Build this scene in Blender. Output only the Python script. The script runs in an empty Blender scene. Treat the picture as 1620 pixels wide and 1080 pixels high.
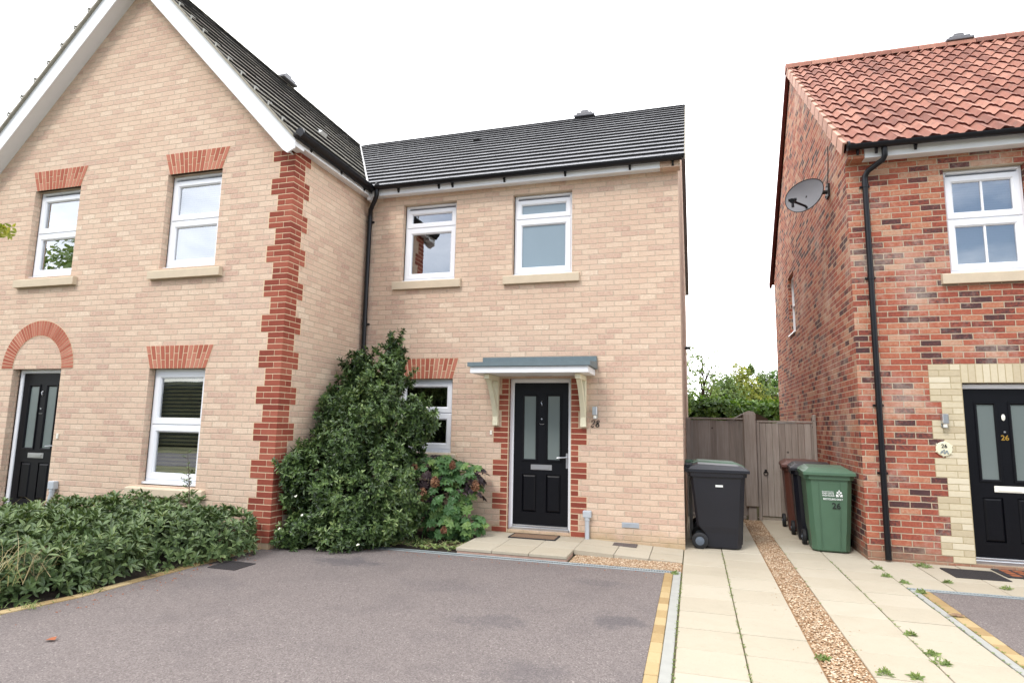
import bpy, math, random
import numpy as np
from mathutils import Vector, Matrix
R = math.radians
S = bpy.context.scene
C = S.collection
random.seed(7)
rng = np.random.default_rng(11)

# ------------------------------------------------------------------ camera, sky, sun, exposure
cam_d = bpy.data.cameras.new('camera'); cam = bpy.data.objects.new('camera', cam_d); C.objects.link(cam)
cam_d.sensor_width = 36.0; cam_d.lens = 960.6/1620*36; cam_d.clip_end = 2000; cam_d.clip_start = .05
yaw, pitch, roll = -.2912662, .1353885, .0183377
cy, sy, cp, sp = math.cos(yaw), math.sin(yaw), math.cos(pitch), math.sin(pitch)
fw = Vector((sy*cp, cy*cp, sp)); r0 = Vector((cy, -sy, 0)); u0 = r0.cross(fw)
rt = math.cos(roll)*r0 + math.sin(roll)*u0; up = -math.sin(roll)*r0 + math.cos(roll)*u0
CAMZ = 1.52
cam.matrix_world = Matrix(((rt.x, up.x, -fw.x, 0), (rt.y, up.y, -fw.y, 0), (rt.z, up.z, -fw.z, CAMZ), (0, 0, 0, 1)))
S.camera = cam
S.view_settings.view_transform = 'Standard'; S.view_settings.look = 'None'
S.view_settings.exposure = 0.56; S.view_settings.gamma = 1.0
SUN_EL, SUN_AZ = R(48), R(200)      # azimuth clockwise from +Y
world = bpy.data.worlds.new('World'); S.world = world; world.use_nodes = True
nt = world.node_tree; nt.nodes.clear()
def N(t, **k):
    n = nt.nodes.new(t)
    for a, b in k.items(): setattr(n, a, b)
    return n
sky = N('ShaderNodeTexSky', sky_type='NISHITA', sun_disc=False, sun_elevation=SUN_EL, sun_rotation=SUN_AZ, air_density=1.0, dust_density=1.2, ozone_density=1.0)
tc = N('ShaderNodeTexCoord')
mp = N('ShaderNodeMapping'); mp.inputs['Scale'].default_value = (1, 1, 2.4)
nt.links.new(tc.outputs['Generated'], mp.inputs['Vector'])
nz = N('ShaderNodeTexNoise'); nz.inputs['Scale'].default_value = 2.2; nz.inputs['Detail'].default_value = 7; nz.inputs['Roughness'].default_value = .58
nt.links.new(mp.outputs[0], nz.inputs['Vector'])
sx = N('ShaderNodeSeparateXYZ'); nt.links.new(tc.outputs['Generated'], sx.inputs[0])
m1 = N('ShaderNodeMath', operation='MULTIPLY_ADD'); m1.inputs[1].default_value = .36   # thicker bright cloud to the north, thinner to the south
nt.links.new(sx.outputs['Y'], m1.inputs[0]); nt.links.new(nz.outputs['Fac'], m1.inputs[2])
cr = N('ShaderNodeValToRGB'); cr.color_ramp.elements[0].position = .12; cr.color_ramp.elements[1].position = .52
nt.links.new(m1.outputs[0], cr.inputs[0])
mx = N('ShaderNodeMix', data_type='RGBA'); mx.inputs['B'].default_value = (19, 19.2, 19.6, 1)
nt.links.new(cr.outputs['Color'], mx.inputs['Factor']); nt.links.new(sky.outputs[0], mx.inputs['A'])
bg = N('ShaderNodeBackground'); bg.inputs['Strength'].default_value = .12
nt.links.new(mx.outputs['Result'], bg.inputs['Color'])
wo = N('ShaderNodeOutputWorld'); nt.links.new(bg.outputs[0], wo.inputs[0])
sd = bpy.data.lights.new('sun', 'SUN'); sun = bpy.data.objects.new('sun', sd); C.objects.link(sun)
sd.energy = 1.3; sd.angle = R(14); sd.color = (1, .96, .92)
sdir = Vector((math.sin(SUN_AZ)*math.cos(SUN_EL), math.cos(SUN_AZ)*math.cos(SUN_EL), math.sin(SUN_EL)))
sun.rotation_euler = sdir.to_track_quat('Z', 'Y').to_euler(); sun.location = sdir*40

# ------------------------------------------------------------------ materials
def s2l(c):
    return tuple((x/255/12.92 if x/255 <= .04045 else ((x/255+.055)/1.055)**2.4) for x in c)
def new_mat(name):
    m = bpy.data.materials.new(name); m.use_nodes = True; t = m.node_tree; t.nodes.clear()
    o = t.nodes.new('ShaderNodeOutputMaterial'); b = t.nodes.new('ShaderNodeBsdfPrincipled')
    t.links.new(b.outputs[0], o.inputs[0]); return m, t, b, o
def nd(t, ty, **k):
    n = t.nodes.new(ty)
    for a, b in k.items(): setattr(n, a, b)
    return n
def mth(t, op, a, b=None, c=None, clamp=False):
    n = t.nodes.new('ShaderNodeMath'); n.operation = op; n.use_clamp = clamp
    for i, x in enumerate((a, b, c)):
        if x is None: continue
        if isinstance(x, (int, float)): n.inputs[i].default_value = x
        else: t.links.new(x, n.inputs[i])
    return n.outputs[0]
def ramp(t, fac, cols, const=False):
    n = t.nodes.new('ShaderNodeValToRGB'); e = n.color_ramp
    if const: e.interpolation = 'CONSTANT'
    while len(e.elements) < len(cols): e.elements.new(.5)
    for el, (p, c) in zip(e.elements, cols): el.position = p; el.color = (*s2l(c), 1)
    t.links.new(fac, n.inputs[0]); return n.outputs[0]
def mixc(t, fac, a, b, mode='MIX'):
    n = t.nodes.new('ShaderNodeMix'); n.data_type = 'RGBA'; n.blend_type = mode
    for k, x in (('Factor', fac), ('A', a), ('B', b)):
        if isinstance(x, (int, float)): n.inputs[k].default_value = x
        elif isinstance(x, tuple): n.inputs[k].default_value = (*x, 1)
        else: t.links.new(x, n.inputs[k])
    return n.outputs['Result']
def noise(t, vec, scale, detail=3, rough=.55, out='Fac'):
    n = t.nodes.new('ShaderNodeTexNoise'); n.inputs['Scale'].default_value = scale; n.inputs['Detail'].default_value = detail
    n.inputs['Roughness'].default_value = rough
    if vec is not None: t.links.new(vec, n.inputs['Vector'])
    return n.outputs[out]
def bump(t, b, h, strength=.3, dist=.01):
    n = t.nodes.new('ShaderNodeBump'); n.inputs['Strength'].default_value = strength; n.inputs['Distance'].default_value = dist
    t.links.new(h, n.inputs['Height']); t.links.new(n.outputs[0], b.inputs['Normal'])
def pos(t): return t.nodes.new('ShaderNodeNewGeometry').outputs['Position']

def simple(name, rgb, rough=.5, metal=0, var=.12, scale=6, bmp=.0, bscale=60, spec=.5, island=0, rgb2=None):
    """plain procedural surface: base colour broken up by noise, optional colour per island"""
    m, t, b, o = new_mat(name); P = pos(t)
    c = s2l(rgb); c2 = s2l(rgb2) if rgb2 else tuple(x*(1-var*2) for x in c); c1 = c if rgb2 else tuple(min(1, x*(1+var)) for x in c)
    n1 = noise(t, P, scale, 5)
    f = n1
    col = mixc(t, f, c2, c1)
    if island:
        g = t.nodes.new('ShaderNodeNewGeometry')
        v = mth(t, 'MULTIPLY_ADD', g.outputs['Random Per Island'], island*2, 1-island)
        cc = t.nodes.new('ShaderNodeVectorMath'); cc.operation = 'SCALE'
        t.links.new(col, cc.inputs[0]); t.links.new(v, cc.inputs['Scale']); col = cc.outputs[0]
    t.links.new(col, b.inputs['Base Color'])
    b.inputs['Roughness'].default_value = rough; b.inputs['Metallic'].default_value = metal
    b.inputs['Specular IOR Level'].default_value = spec
    if bmp: bump(t, b, noise(t, P, bscale, 4), bmp, .01)
    return m

def brick(name, pal, mortar, h=.075, L=.225, phase=.06, joint=.0055, mottled=1.15, uoff=0., stain=None, bloom=.12, spread=.66):
    m, t, b, o = new_mat(name)
    g = t.nodes.new('ShaderNodeNewGeometry'); sp_ = nd(t, 'ShaderNodeSeparateXYZ'); t.links.new(g.outputs['Position'], sp_.inputs[0])
    sn = nd(t, 'ShaderNodeSeparateXYZ'); t.links.new(g.outputs['True Normal'], sn.inputs[0])
    isx = mth(t, 'GREATER_THAN', mth(t, 'ABSOLUTE', sn.outputs['X']), .6)
    u = mth(t, 'ADD', mth(t, 'MULTIPLY', mth(t, 'SUBTRACT', 1, isx), sp_.outputs['X']), mth(t, 'MULTIPLY', isx, sp_.outputs['Y']))
    P = g.outputs['Position']
    wob = mth(t, 'MULTIPLY', mth(t, 'SUBTRACT', noise(t, P, 14, 3), .5), .009)
    zz = mth(t, 'DIVIDE', mth(t, 'ADD', mth(t, 'SUBTRACT', sp_.outputs['Z'], phase), wob), h)
    row = mth(t, 'FLOOR', zz); fz = mth(t, 'FRACT', zz)
    rw = nd(t, 'ShaderNodeTexWhiteNoise', noise_dimensions='1D'); t.links.new(row, rw.inputs['W'])
    jit = mth(t, 'MULTIPLY', mth(t, 'SUBTRACT', rw.outputs['Value'], .5), .09)
    uu = mth(t, 'ADD', mth(t, 'ADD', mth(t, 'DIVIDE', mth(t, 'ADD', u, mth(t, 'ADD', wob, uoff)), L), mth(t, 'MULTIPLY', row, .5)), jit)
    col = mth(t, 'FLOOR', uu); fu = mth(t, 'FRACT', uu)
    du = mth(t, 'MULTIPLY', mth(t, 'MINIMUM', fu, mth(t, 'SUBTRACT', 1, fu)), L)
    dz = mth(t, 'MULTIPLY', mth(t, 'MINIMUM', fz, mth(t, 'SUBTRACT', 1, fz)), h)
    d = mth(t, 'MINIMUM', du, dz)
    mr = nd(t, 'ShaderNodeMapRange', interpolation_type='SMOOTHSTEP'); mr.inputs['From Min'].default_value = joint-.0025; mr.inputs['From Max'].default_value = joint+.0025
    t.links.new(d, mr.inputs['Value']); mask = mr.outputs[0]
    cv = nd(t, 'ShaderNodeCombineXYZ'); t.links.new(col, cv.inputs[0]); t.links.new(row, cv.inputs[1]); t.links.new(isx, cv.inputs[2])
    wn = nd(t, 'ShaderNodeTexWhiteNoise', noise_dimensions='3D'); t.links.new(cv.outputs[0], wn.inputs['Vector'])
    n1 = noise(t, P, 34, 5, .7)
    big = noise(t, P, .9, 3)
    f = mth(t, 'ADD', mth(t, 'MULTIPLY_ADD', wn.outputs['Value'], spread, (1-spread)/2), mth(t, 'MULTIPLY', mth(t, 'SUBTRACT', n1, .5), mottled), clamp=True)
    f = mth(t, 'ADD', f, mth(t, 'MULTIPLY', mth(t, 'SUBTRACT', big, .5), .5), clamp=True)
    bc = ramp(t, f, pal)
    sc = nd(t, 'ShaderNodeVectorMath', operation='SCALE'); t.links.new(bc, sc.inputs[0])
    t.links.new(mth(t, 'MULTIPLY_ADD', noise(t, P, 75, 4, .7), .5, .75), sc.inputs['Scale'])
    base = mixc(t, mask, s2l(mortar), sc.outputs[0])
    bl_ = nd(t, 'ShaderNodeMapRange'); bl_.inputs['From Min'].default_value = .52; bl_.inputs['From Max'].default_value = .72
    t.links.new(mth(t, 'ADD', mth(t, 'MULTIPLY', noise(t, P, 1.3, 4), .7), mth(t, 'MULTIPLY', noise(t, P, 18, 5, .7), .35)), bl_.inputs['Value'])
    base = mixc(t, mth(t, 'MULTIPLY', bl_.outputs[0], bloom), base, s2l((204, 190, 176)))
    if stain:   # grime on the lowest courses
        mz = nd(t, 'ShaderNodeMapRange'); mz.inputs['From Min'].default_value = .0; mz.inputs['From Max'].default_value = .22; mz.inputs['To Min'].default_value = .75; mz.inputs['To Max'].default_value = 0
        t.links.new(mth(t, 'ADD', sp_.outputs['Z'], mth(t, 'MULTIPLY', mth(t, 'SUBTRACT', noise(t, P, 5, 4), .5), .35)), mz.inputs['Value'])
        base = mixc(t, mz.outputs[0], base, s2l(stain))
    t.links.new(base, b.inputs['Base Color']); b.inputs['Roughness'].default_value = .9; b.inputs['Specular IOR Level'].default_value = .25
    hh = mth(t, 'ADD', mask, mth(t, 'MULTIPLY', noise(t, P, 120, 4), .45))
    bump(t, b, hh, .9, .007)
    return m

CREAM = [(0, (178, 147, 131)), (.15, (192, 162, 144)), (.38, (201, 173, 152)), (.65, (206, 180, 158)), (.88, (211, 188, 166)), (1, (218, 200, 179))]
M = {}
M['cream'] = brick('cream_brick', CREAM, (196, 178, 156), phase=.06, stain=(168, 148, 112))
M['redmix'] = brick('red_multi_brick', [(0, (76, 54, 55)), (.12, (98, 62, 58)), (.24, (132, 72, 60)), (.42, (152, 82, 65)), (.64, (163, 94, 73)), (.84, (173, 116, 90)), (1, (180, 142, 118))],
                    (182, 165, 142), h=.0741, L=.222, phase=.030, mottled=.9, bloom=.45, spread=1., stain=(140, 116, 96))
def island_brick(name, c1, c2, c3):
    m, t, b, o = new_mat(name); g = t.nodes.new('ShaderNodeNewGeometry'); P = g.outputs['Position']
    f = mth(t, 'ADD', g.outputs['Random Per Island'], mth(t, 'MULTIPLY', mth(t, 'SUBTRACT', noise(t, P, 30, 4), .5), .5), clamp=True)
    c = ramp(t, f, [(0, c1), (.5, c2), (1, c3)])
    t.links.new(c, b.inputs['Base Color']); b.inputs['Roughness'].default_value = .88; b.inputs['Specular IOR Level'].default_value = .25
    bump(t, b, noise(t, P, 110, 4), .5, .006); return m
M['redbrick'] = island_brick('plain_red_brick', (124, 60, 48), (144, 74, 58), (158, 92, 74))
M['orangebrick'] = island_brick('orange_rubbed_brick', (158, 88, 70), (170, 102, 82), (182, 122, 102))
M['buff'] = island_brick('buff_brick', (184, 170, 142), (200, 188, 160), (210, 200, 176))
M['mortar'] = simple('pale_mortar', (214, 192, 160), .95, var=.08, scale=40, bmp=.3)
M['stone'] = simple('cast_stone', (200, 184, 160), .85, var=.08, scale=9, bmp=.25, bscale=140)
M['upvc'] = simple('white_upvc', (232, 234, 238), .3, var=.02, spec=.5)
M['soffit'] = simple('white_painted_board', (226, 228, 230), .5, var=.04)
M['creampaint'] = simple('cream_painted_timber', (224, 218, 190), .6, var=.08, scale=14, bmp=.1)
M['blackdoor'] = simple('black_grained_door', (14, 15, 20), .38, var=.12, scale=8, bmp=.06, bscale=80, spec=.2)
M['blackplastic'] = simple('black_gutter_plastic', (15, 16, 22), .34, var=.2, spec=.35)
M['greypipe'] = simple('grey_duct_plastic', (176, 182, 188), .5, var=.06)
M['silver'] = simple('brushed_steel', (200, 202, 205), .28, metal=.85, var=.08)
M['gold'] = simple('polished_brass', (214, 170, 80), .3, metal=.8, var=.08)
M['whitebright'] = simple('white_enamel', (236, 234, 222), .35, var=.02)
M['darkmetal'] = simple('dark_iron', (42, 38, 36), .5, metal=.4, var=.2)
M['lead'] = simple('grey_felt_lead', (100, 115, 120), .6, var=.12, scale=12, bmp=.1)
M['undercloak'] = simple('mossy_mortar_verge', (156, 150, 136), .95, var=.22, scale=18, bmp=.5)
M['valley'] = simple('pale_valley_trim', (214, 214, 212), .5, var=.05)
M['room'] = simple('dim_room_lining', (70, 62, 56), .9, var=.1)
M['curtain'] = simple('curtain_cloth', (150, 140, 130), .9, var=.1)

def tile_mat(name, cols, moss=None, rough=.7):
    m, t, b, o = new_mat(name); g = t.nodes.new('ShaderNodeNewGeometry'); P = g.outputs['Position']
    f = mth(t, 'ADD', g.outputs['Random Per Island'], mth(t, 'MULTIPLY', mth(t, 'SUBTRACT', noise(t, P, 7, 5, .6), .5), .9), clamp=True)
    c = ramp(t, f, cols)
    if moss:
        mm = nd(t, 'ShaderNodeMapRange'); mm.inputs['From Min'].default_value = .52; mm.inputs['From Max'].default_value = .66
        t.links.new(noise(t, P, 16, 6, .7), mm.inputs['Value']); c = mixc(t, mth(t, 'MULTIPLY', mm.outputs[0], moss[1]), c, s2l(moss[0]))
    t.links.new(c, b.inputs['Base Color']); b.inputs['Roughness'].default_value = rough; b.inputs['Specular IOR Level'].default_value = .45
    bump(t, b, noise(t, P, 150, 3), .4, .006); return m
M['slate'] = tile_mat('grey_concrete_tile', [(0, (92, 92, 96)), (.5, (102, 102, 107)), (1, (112, 112, 116))], ((120, 118, 104), .25), .45)
M['slate2'] = tile_mat('brown_weathered_tile', [(0, (76, 71, 62)), (.5, (94, 89, 78)), (1, (112, 105, 92))], ((116, 112, 84), .6), .8)
M['pantile'] = tile_mat('terracotta_pantile', [(0, (120, 76, 64)), (.3, (142, 92, 77)), (.7, (154, 103, 86)), (1, (170, 121, 103))], ((118, 96, 82), .55), .8)
M['tiledge'] = simple('shade_toned_tile_edge', (36, 35, 36), .9, var=.2, scale=20)  # dark tone puts the shade under each tile course into the colour
M['tiledge_red'] = simple('terracotta_tile_edge', (96, 40, 32), .9, var=.2, scale=20)

# glass: clear double glazing
def glass_mat(name, tint=(.86, .9, .9), boost=3.2, base=.20):
    m = bpy.data.materials.new(name); m.use_nodes = True; t = m.node_tree; t.nodes.clear()
    o = nd(t, 'ShaderNodeOutputMaterial'); tr = nd(t, 'ShaderNodeBsdfTransparent'); gl = nd(t, 'ShaderNodeBsdfGlossy')
    tr.inputs[0].default_value = (*tint, 1); gl.inputs['Roughness'].default_value = .0; gl.inputs[0].default_value = (.95, .97, 1, 1)
    fr = nd(t, 'ShaderNodeFresnel'); fr.inputs['IOR'].default_value = 1.5
    f = mth(t, 'MULTIPLY_ADD', fr.outputs[0], boost, base, clamp=True)
    mxs = nd(t, 'ShaderNodeMixShader'); t.links.new(f, mxs.inputs[0]); t.links.new(tr.outputs[0], mxs.inputs[1]); t.links.new(gl.outputs[0], mxs.inputs[2])
    bmpn = nd(t, 'ShaderNodeBump'); bmpn.inputs['Strength'].default_value = .04; bmpn.inputs['Distance'].default_value = .02
    t.links.new(noise(t, pos(t), 2.2, 1), bmpn.inputs['Height']); t.links.new(bmpn.outputs[0], gl.inputs['Normal'])
    t.links.new(mxs.outputs[0], o.inputs[0]); return m
M['glass'] = glass_mat('window_glass')
def frosted(name, rgb, rough=.12):
    m, t, b, o = new_mat(name); b.inputs['Base Color'].default_value = (*s2l(rgb), 1); b.inputs['Roughness'].default_value = rough
    b.inputs['Specular IOR Level'].default_value = .9
    t.links.new(mixc(t, noise(t, pos(t), 3, 3), tuple(x*.9 for x in s2l(rgb)), s2l(rgb)), b.inputs['Base Color']); return m
M['frost'] = frosted('frosted_glass', (112, 122, 120), .15)
M['frost_blue'] = frosted('obscured_bathroom_glass', (128, 146, 156), .16)
M['blind_white'] = simple('white_blind_slat', (206, 208, 212), .6, var=.03)
M['blind_grey'] = simple('pale_blue_grey_blind_slat', (150, 160, 172), .6, var=.04)
M['blind_wood'] = simple('tan_wooden_blind_slat', (226, 210, 158), .5, var=.12)

def tarmac():
    m, t, b, o = new_mat('pinkish_worn_tarmac'); P = pos(t)
    v = nd(t, 'ShaderNodeTexVoronoi'); v.inputs['Scale'].default_value = 130; t.links.new(P, v.inputs['Vector'])
    c = ramp(t, v.outputs['Color'], [(0, (76, 70, 69)), (.35, (106, 98, 96)), (.7, (124, 116, 113)), (.9, (146, 138, 134)), (1, (190, 182, 176))])
    big = noise(t, P, .7, 5, .6)
    c = mixc(t, mth(t, 'MULTIPLY', big, .5), c, s2l((112, 104, 101)))
    wr = nd(t, 'ShaderNodeMapRange'); wr.inputs['From Min'].default_value = .5; wr.inputs['From Max'].default_value = .72; t.links.new(noise(t, P, 1.7, 7, .7), wr.inputs['Value']); c = mixc(t, mth(t, 'MULTIPLY', wr.outputs[0], .45), c, s2l((92, 86, 86)))
    for (x, y, rx, ry, k) in ((-3.68, 6.15, .42, .22, .55), (-1.55, 4.75, .30, .17, .35), (-.62, 5.1, .22, .20, .5), (-2.3, 5.6, .5, .25, .22), (-.9, 6.2, .3, .14, .3), (-4.5, 4.9, .5, .3, .2), (-1.0, 3.9, .3, .2, .3)):
        mpn = nd(t, 'ShaderNodeMapping'); mpn.inputs['Location'].default_value = (-x/rx, -y/ry, 0); mpn.inputs['Scale'].default_value = (1/rx, 1/ry, 0)
        t.links.new(P, mpn.inputs[0]); ln = nd(t, 'ShaderNodeVectorMath', operation='LENGTH'); t.links.new(mpn.outputs[0], ln.inputs[0])
        e = mth(t, 'ADD', ln.outputs['Value'], mth(t, 'MULTIPLY', mth(t, 'SUBTRACT', noise(t, P, 5, 7, .7), .5), 3.4))
        mm = nd(t, 'ShaderNodeMapRange', interpolation_type='SMOOTHSTEP'); mm.inputs['From Min'].default_value = 1.25; mm.inputs['From Max'].default_value = .35
        mm.inputs['To Min'].default_value = 0; mm.inputs['To Max'].default_value = k; t.links.new(e, mm.inputs['Value'])
        c = mixc(t, mm.outputs[0], c, s2l((72, 70, 75)))
    t.links.new(c, b.inputs['Base Color']); b.inputs['Roughness'].default_value = .85; b.inputs['Specular IOR Level'].default_value = .3
    bump(t, b, v.outputs['Distance'], .6, .006); return m
M['tarmac'] = tarmac()
def slab():
    m, t, b, o = new_mat('buff_paving_slab'); g = t.nodes.new('ShaderNodeNewGeometry'); P = g.outputs['Position']
    c = ramp(t, mth(t, 'ADD', mth(t, 'MULTIPLY', g.outputs['Random Per Island'], .28), mth(t, 'MULTIPLY', noise(t, P, 2.2, 6, .7), .62)), [(0, (154, 144, 125)), (.35, (170, 161, 143)), (.6, (178, 170, 153)), (1, (188, 182, 168))])
    sp1 = nd(t, 'ShaderNodeMapRange'); sp1.inputs['From Min'].default_value = .60; sp1.inputs['From Max'].default_value = .72; t.links.new(noise(t, P, 70, 4, .7), sp1.inputs['Value'])
    c = mixc(t, mth(t, 'MULTIPLY', sp1.outputs[0], .45), c, s2l((120, 106, 84)))
    st_ = nd(t, 'ShaderNodeMapRange'); st_.inputs['From Min'].default_value = .5; st_.inputs['From Max'].default_value = .75; t.links.new(noise(t, P, 1.1, 7, .75), st_.inputs['Value'])
    c = mixc(t, mth(t, 'MULTIPLY', st_.outputs[0], .6), c, s2l((146, 138, 120)))
    t.links.new(c, b.inputs['Base Color']); b.inputs['Roughness'].default_value = .9; b.inputs['Specular IOR Level'].default_value = .2
    bump(t, b, noise(t, P, 160, 5, .7), .4, .004); return m
M['slab'] = slab()
M['joint'] = simple('dirty_joint_sand', (98, 88, 62), .95, var=.3, scale=9, rgb2=(62, 66, 34))
M['paver'] = island_brick('buff_block_paver', (150, 126, 88), (166, 144, 104), (178, 158, 120))
M['soil'] = simple('dark_bed_soil', (52, 42, 34), .95, var=.4, scale=25, bmp=.8, bscale=50)
M['concrete'] = simple('light_grey_concrete', (158, 158, 152), .85, var=.1, scale=10, bmp=.2)
M['galv'] = simple('galvanised_steel', (150, 158, 160), .45, metal=.5, var=.12)
M['groundmat'] = simple('far_ground_turf', (96, 98, 66), .95, var=.3, scale=.6, bmp=.3)
M['pebble'] = island_brick('gravel_pebble', (140, 108, 78), (176, 148, 118), (212, 196, 172))
M['gravelbase'] = simple('gravel_bedding', (150, 118, 84), .95, var=.3, scale=60, bmp=.6)
M['wood'] = simple('weathered_grey_timber', (112, 98, 88), .85, var=.25, scale=5, bmp=.5, bscale=60, island=.16)
def woodgrain(name, a, b_, c_):
    m, t, b, o = new_mat(name); g = t.nodes.new('ShaderNodeNewGeometry'); P = g.outputs['Position']
    mpn = nd(t, 'ShaderNodeMapping'); mpn.inputs['Scale'].default_value = (16, 16, .9); t.links.new(P, mpn.inputs[0])
    n1 = noise(t, mpn.outputs[0], 3, 6, .65); n2 = noise(t, P, 4, 4)
    f = mth(t, 'ADD', mth(t, 'MULTIPLY', n1, .75), mth(t, 'MULTIPLY', g.outputs['Random Per Island'], .3))
    c = ramp(t, f, [(.15, a), (.5, b_), (.85, c_)]); c = mixc(t, mth(t, 'MULTIPLY', n2, .4), c, s2l((122, 114, 102)))
    k = nd(t, 'ShaderNodeTexVoronoi'); k.inputs['Scale'].default_value = 4.2; k.inputs['Randomness'].default_value = 1; t.links.new(P, k.inputs['Vector'])
    kk = nd(t, 'ShaderNodeMapRange', interpolation_type='SMOOTHSTEP'); kk.inputs['From Min'].default_value = .11; kk.inputs['From Max'].default_value = .04; t.links.new(k.outputs['Distance'], kk.inputs['Value'])
    c = mixc(t, mth(t, 'MULTIPLY', kk.outputs[0], .8), c, s2l((40, 28, 24)))
    t.links.new(c, b.inputs['Base Color']); b.inputs['Roughness'].default_value = .9; b.inputs['Specular IOR Level'].default_value = .2
    bump(t, b, n1, .5, .008); return m
M['fence'] = woodgrain('weathered_fence_board', (112, 102, 95), (156, 145, 136), (186, 177, 168))
M['binblack'] = simple('dark_charcoal_bin_plastic', (25, 27, 36), .38, var=.14, scale=3, bmp=.06, bscale=120)
M['bingreen'] = simple('green_bin_plastic', (74, 104, 82), .45, var=.12, scale=3, bmp=.06, bscale=120)
M['binbrown'] = simple('brown_bin_plastic', (92, 56, 46), .45, var=.14, scale=3, bmp=.06, bscale=120)
M['rubber'] = simple('tyre_rubber', (26, 27, 30), .7, var=.15)
M['hub'] = simple('grey_wheel_hub', (98, 108, 120), .5, var=.1)
M['sticker'] = simple('white_print', (228, 232, 228), .5, var=.02)
M['blackprint'] = simple('black_print', (14, 20, 16), .5, var=.05)
M['coir'] = simple('coir_doormat', (140, 112, 88), .98, var=.2, scale=60, bmp=.8, bscale=200)
M['coirdark'] = simple('dark_rubber_mat', (44, 40, 42), .9, var=.25, scale=40, bmp=.5)
M['cover'] = simple('grey_cast_cover', (92, 84, 82), .8, var=.15, scale=14, bmp=.3)
M['dish'] = simple('grey_dish_paint', (104, 104, 108), .55, metal=.0, var=.1)
M['board'] = simple('old_grey_board', (158, 158, 156), .8, var=.2, scale=7, bmp=.2)

def leaf(name, cols, rough=.4, trans=.22, spec=.5, nscale=2.0):
    m = bpy.data.materials.new(name); m.use_nodes = True; t = m.node_tree; t.nodes.clear()
    o = nd(t, 'ShaderNodeOutputMaterial'); b = nd(t, 'ShaderNodeBsdfPrincipled'); g = nd(t, 'ShaderNodeNewGeometry')
    f = mth(t, 'ADD', mth(t, 'MULTIPLY', g.outputs['Random Per Island'], .75), mth(t, 'MULTIPLY', mth(t, 'SUBTRACT', noise(t, g.outputs['Position'], nscale, 3), .38), .9), clamp=True)
    c = ramp(t, f, cols)
    t.links.new(c, b.inputs['Base Color']); b.inputs['Roughness'].default_value = rough; b.inputs['Specular IOR Level'].default_value = spec
    tl = nd(t, 'ShaderNodeBsdfTranslucent'); t.links.new(mixc(t, 1.0, c, (1.0, 1.0, .35), 'MULTIPLY'), tl.inputs[0])
    ms = nd(t, 'ShaderNodeMixShader'); ms.inputs[0].default_value = trans
    t.links.new(b.outputs[0], ms.inputs[1]); t.links.new(tl.outputs[0], ms.inputs[2]); t.links.new(ms.outputs[0], o.inputs[0]); return m
M['leaf_bush'] = leaf('glossy_dark_evergreen_leaf', [(0, (42, 58, 34)), (.4, (70, 92, 52)), (.75, (102, 126, 72)), (1, (152, 168, 108))], .36, .15, .5, 3)
M['leaf_laurel'] = leaf('dull_green_laurel_leaf', [(0, (58, 76, 46)), (.5, (92, 113, 70)), (.85, (120, 138, 90)), (1, (150, 160, 108))], .42, .15, .5)
M['leaf_hyd_green'] = leaf('green_lobed_leaf', [(0, (62, 94, 58)), (.6, (92, 130, 76)), (1, (140, 162, 90))], .5, .3)
M['leaf_hyd_purple'] = leaf('purple_brown_lobed_leaf', [(0, (44, 36, 40)), (.6, (72, 56, 58)), (1, (98, 82, 74))], .6, .1)
M['flower_brown'] = leaf('dried_brown_floret', [(0, (96, 60, 44)), (.5, (138, 94, 68)), (1, (190, 156, 122))], .8, .1)
M['flower_white'] = leaf('white_petal', [(0, (220, 220, 205)), (1, (240, 240, 230))], .6, .2)
M['leaf_hedge'] = leaf('mid_green_ivy_leaf', [(0, (52, 78, 38)), (.5, (84, 116, 54)), (1, (130, 158, 82))], .5, .3, .5, 1.1)
M['leaf_lime'] = leaf('yellow_green_leaf', [(0, (96, 112, 50)), (.5, (138, 148, 68)), (1, (180, 176, 92))], .6, .35, .4, .7)
M['leaf_grey'] = leaf('soft_green_leaf', [(0, (84, 108, 64)), (.5, (116, 138, 84)), (1, (150, 166, 108))], .6, .35, .4, .7)
M['leaf_weed'] = leaf('weed_leaf', [(0, (104, 128, 74)), (.6, (136, 156, 96)), (1, (176, 184, 122))], .6, .3)
M['straw'] = leaf('dry_straw', [(0, (140, 126, 92)), (.5, (176, 162, 122)), (1, (206, 194, 156))], .8, .2)
M['twig'] = simple('brown_twig_bark', (74, 60, 46), .9, var=.2, scale=20)
M['deadleaf'] = simple('orange_dead_leaf', (150, 86, 52), .8, var=.15, scale=30)

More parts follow.
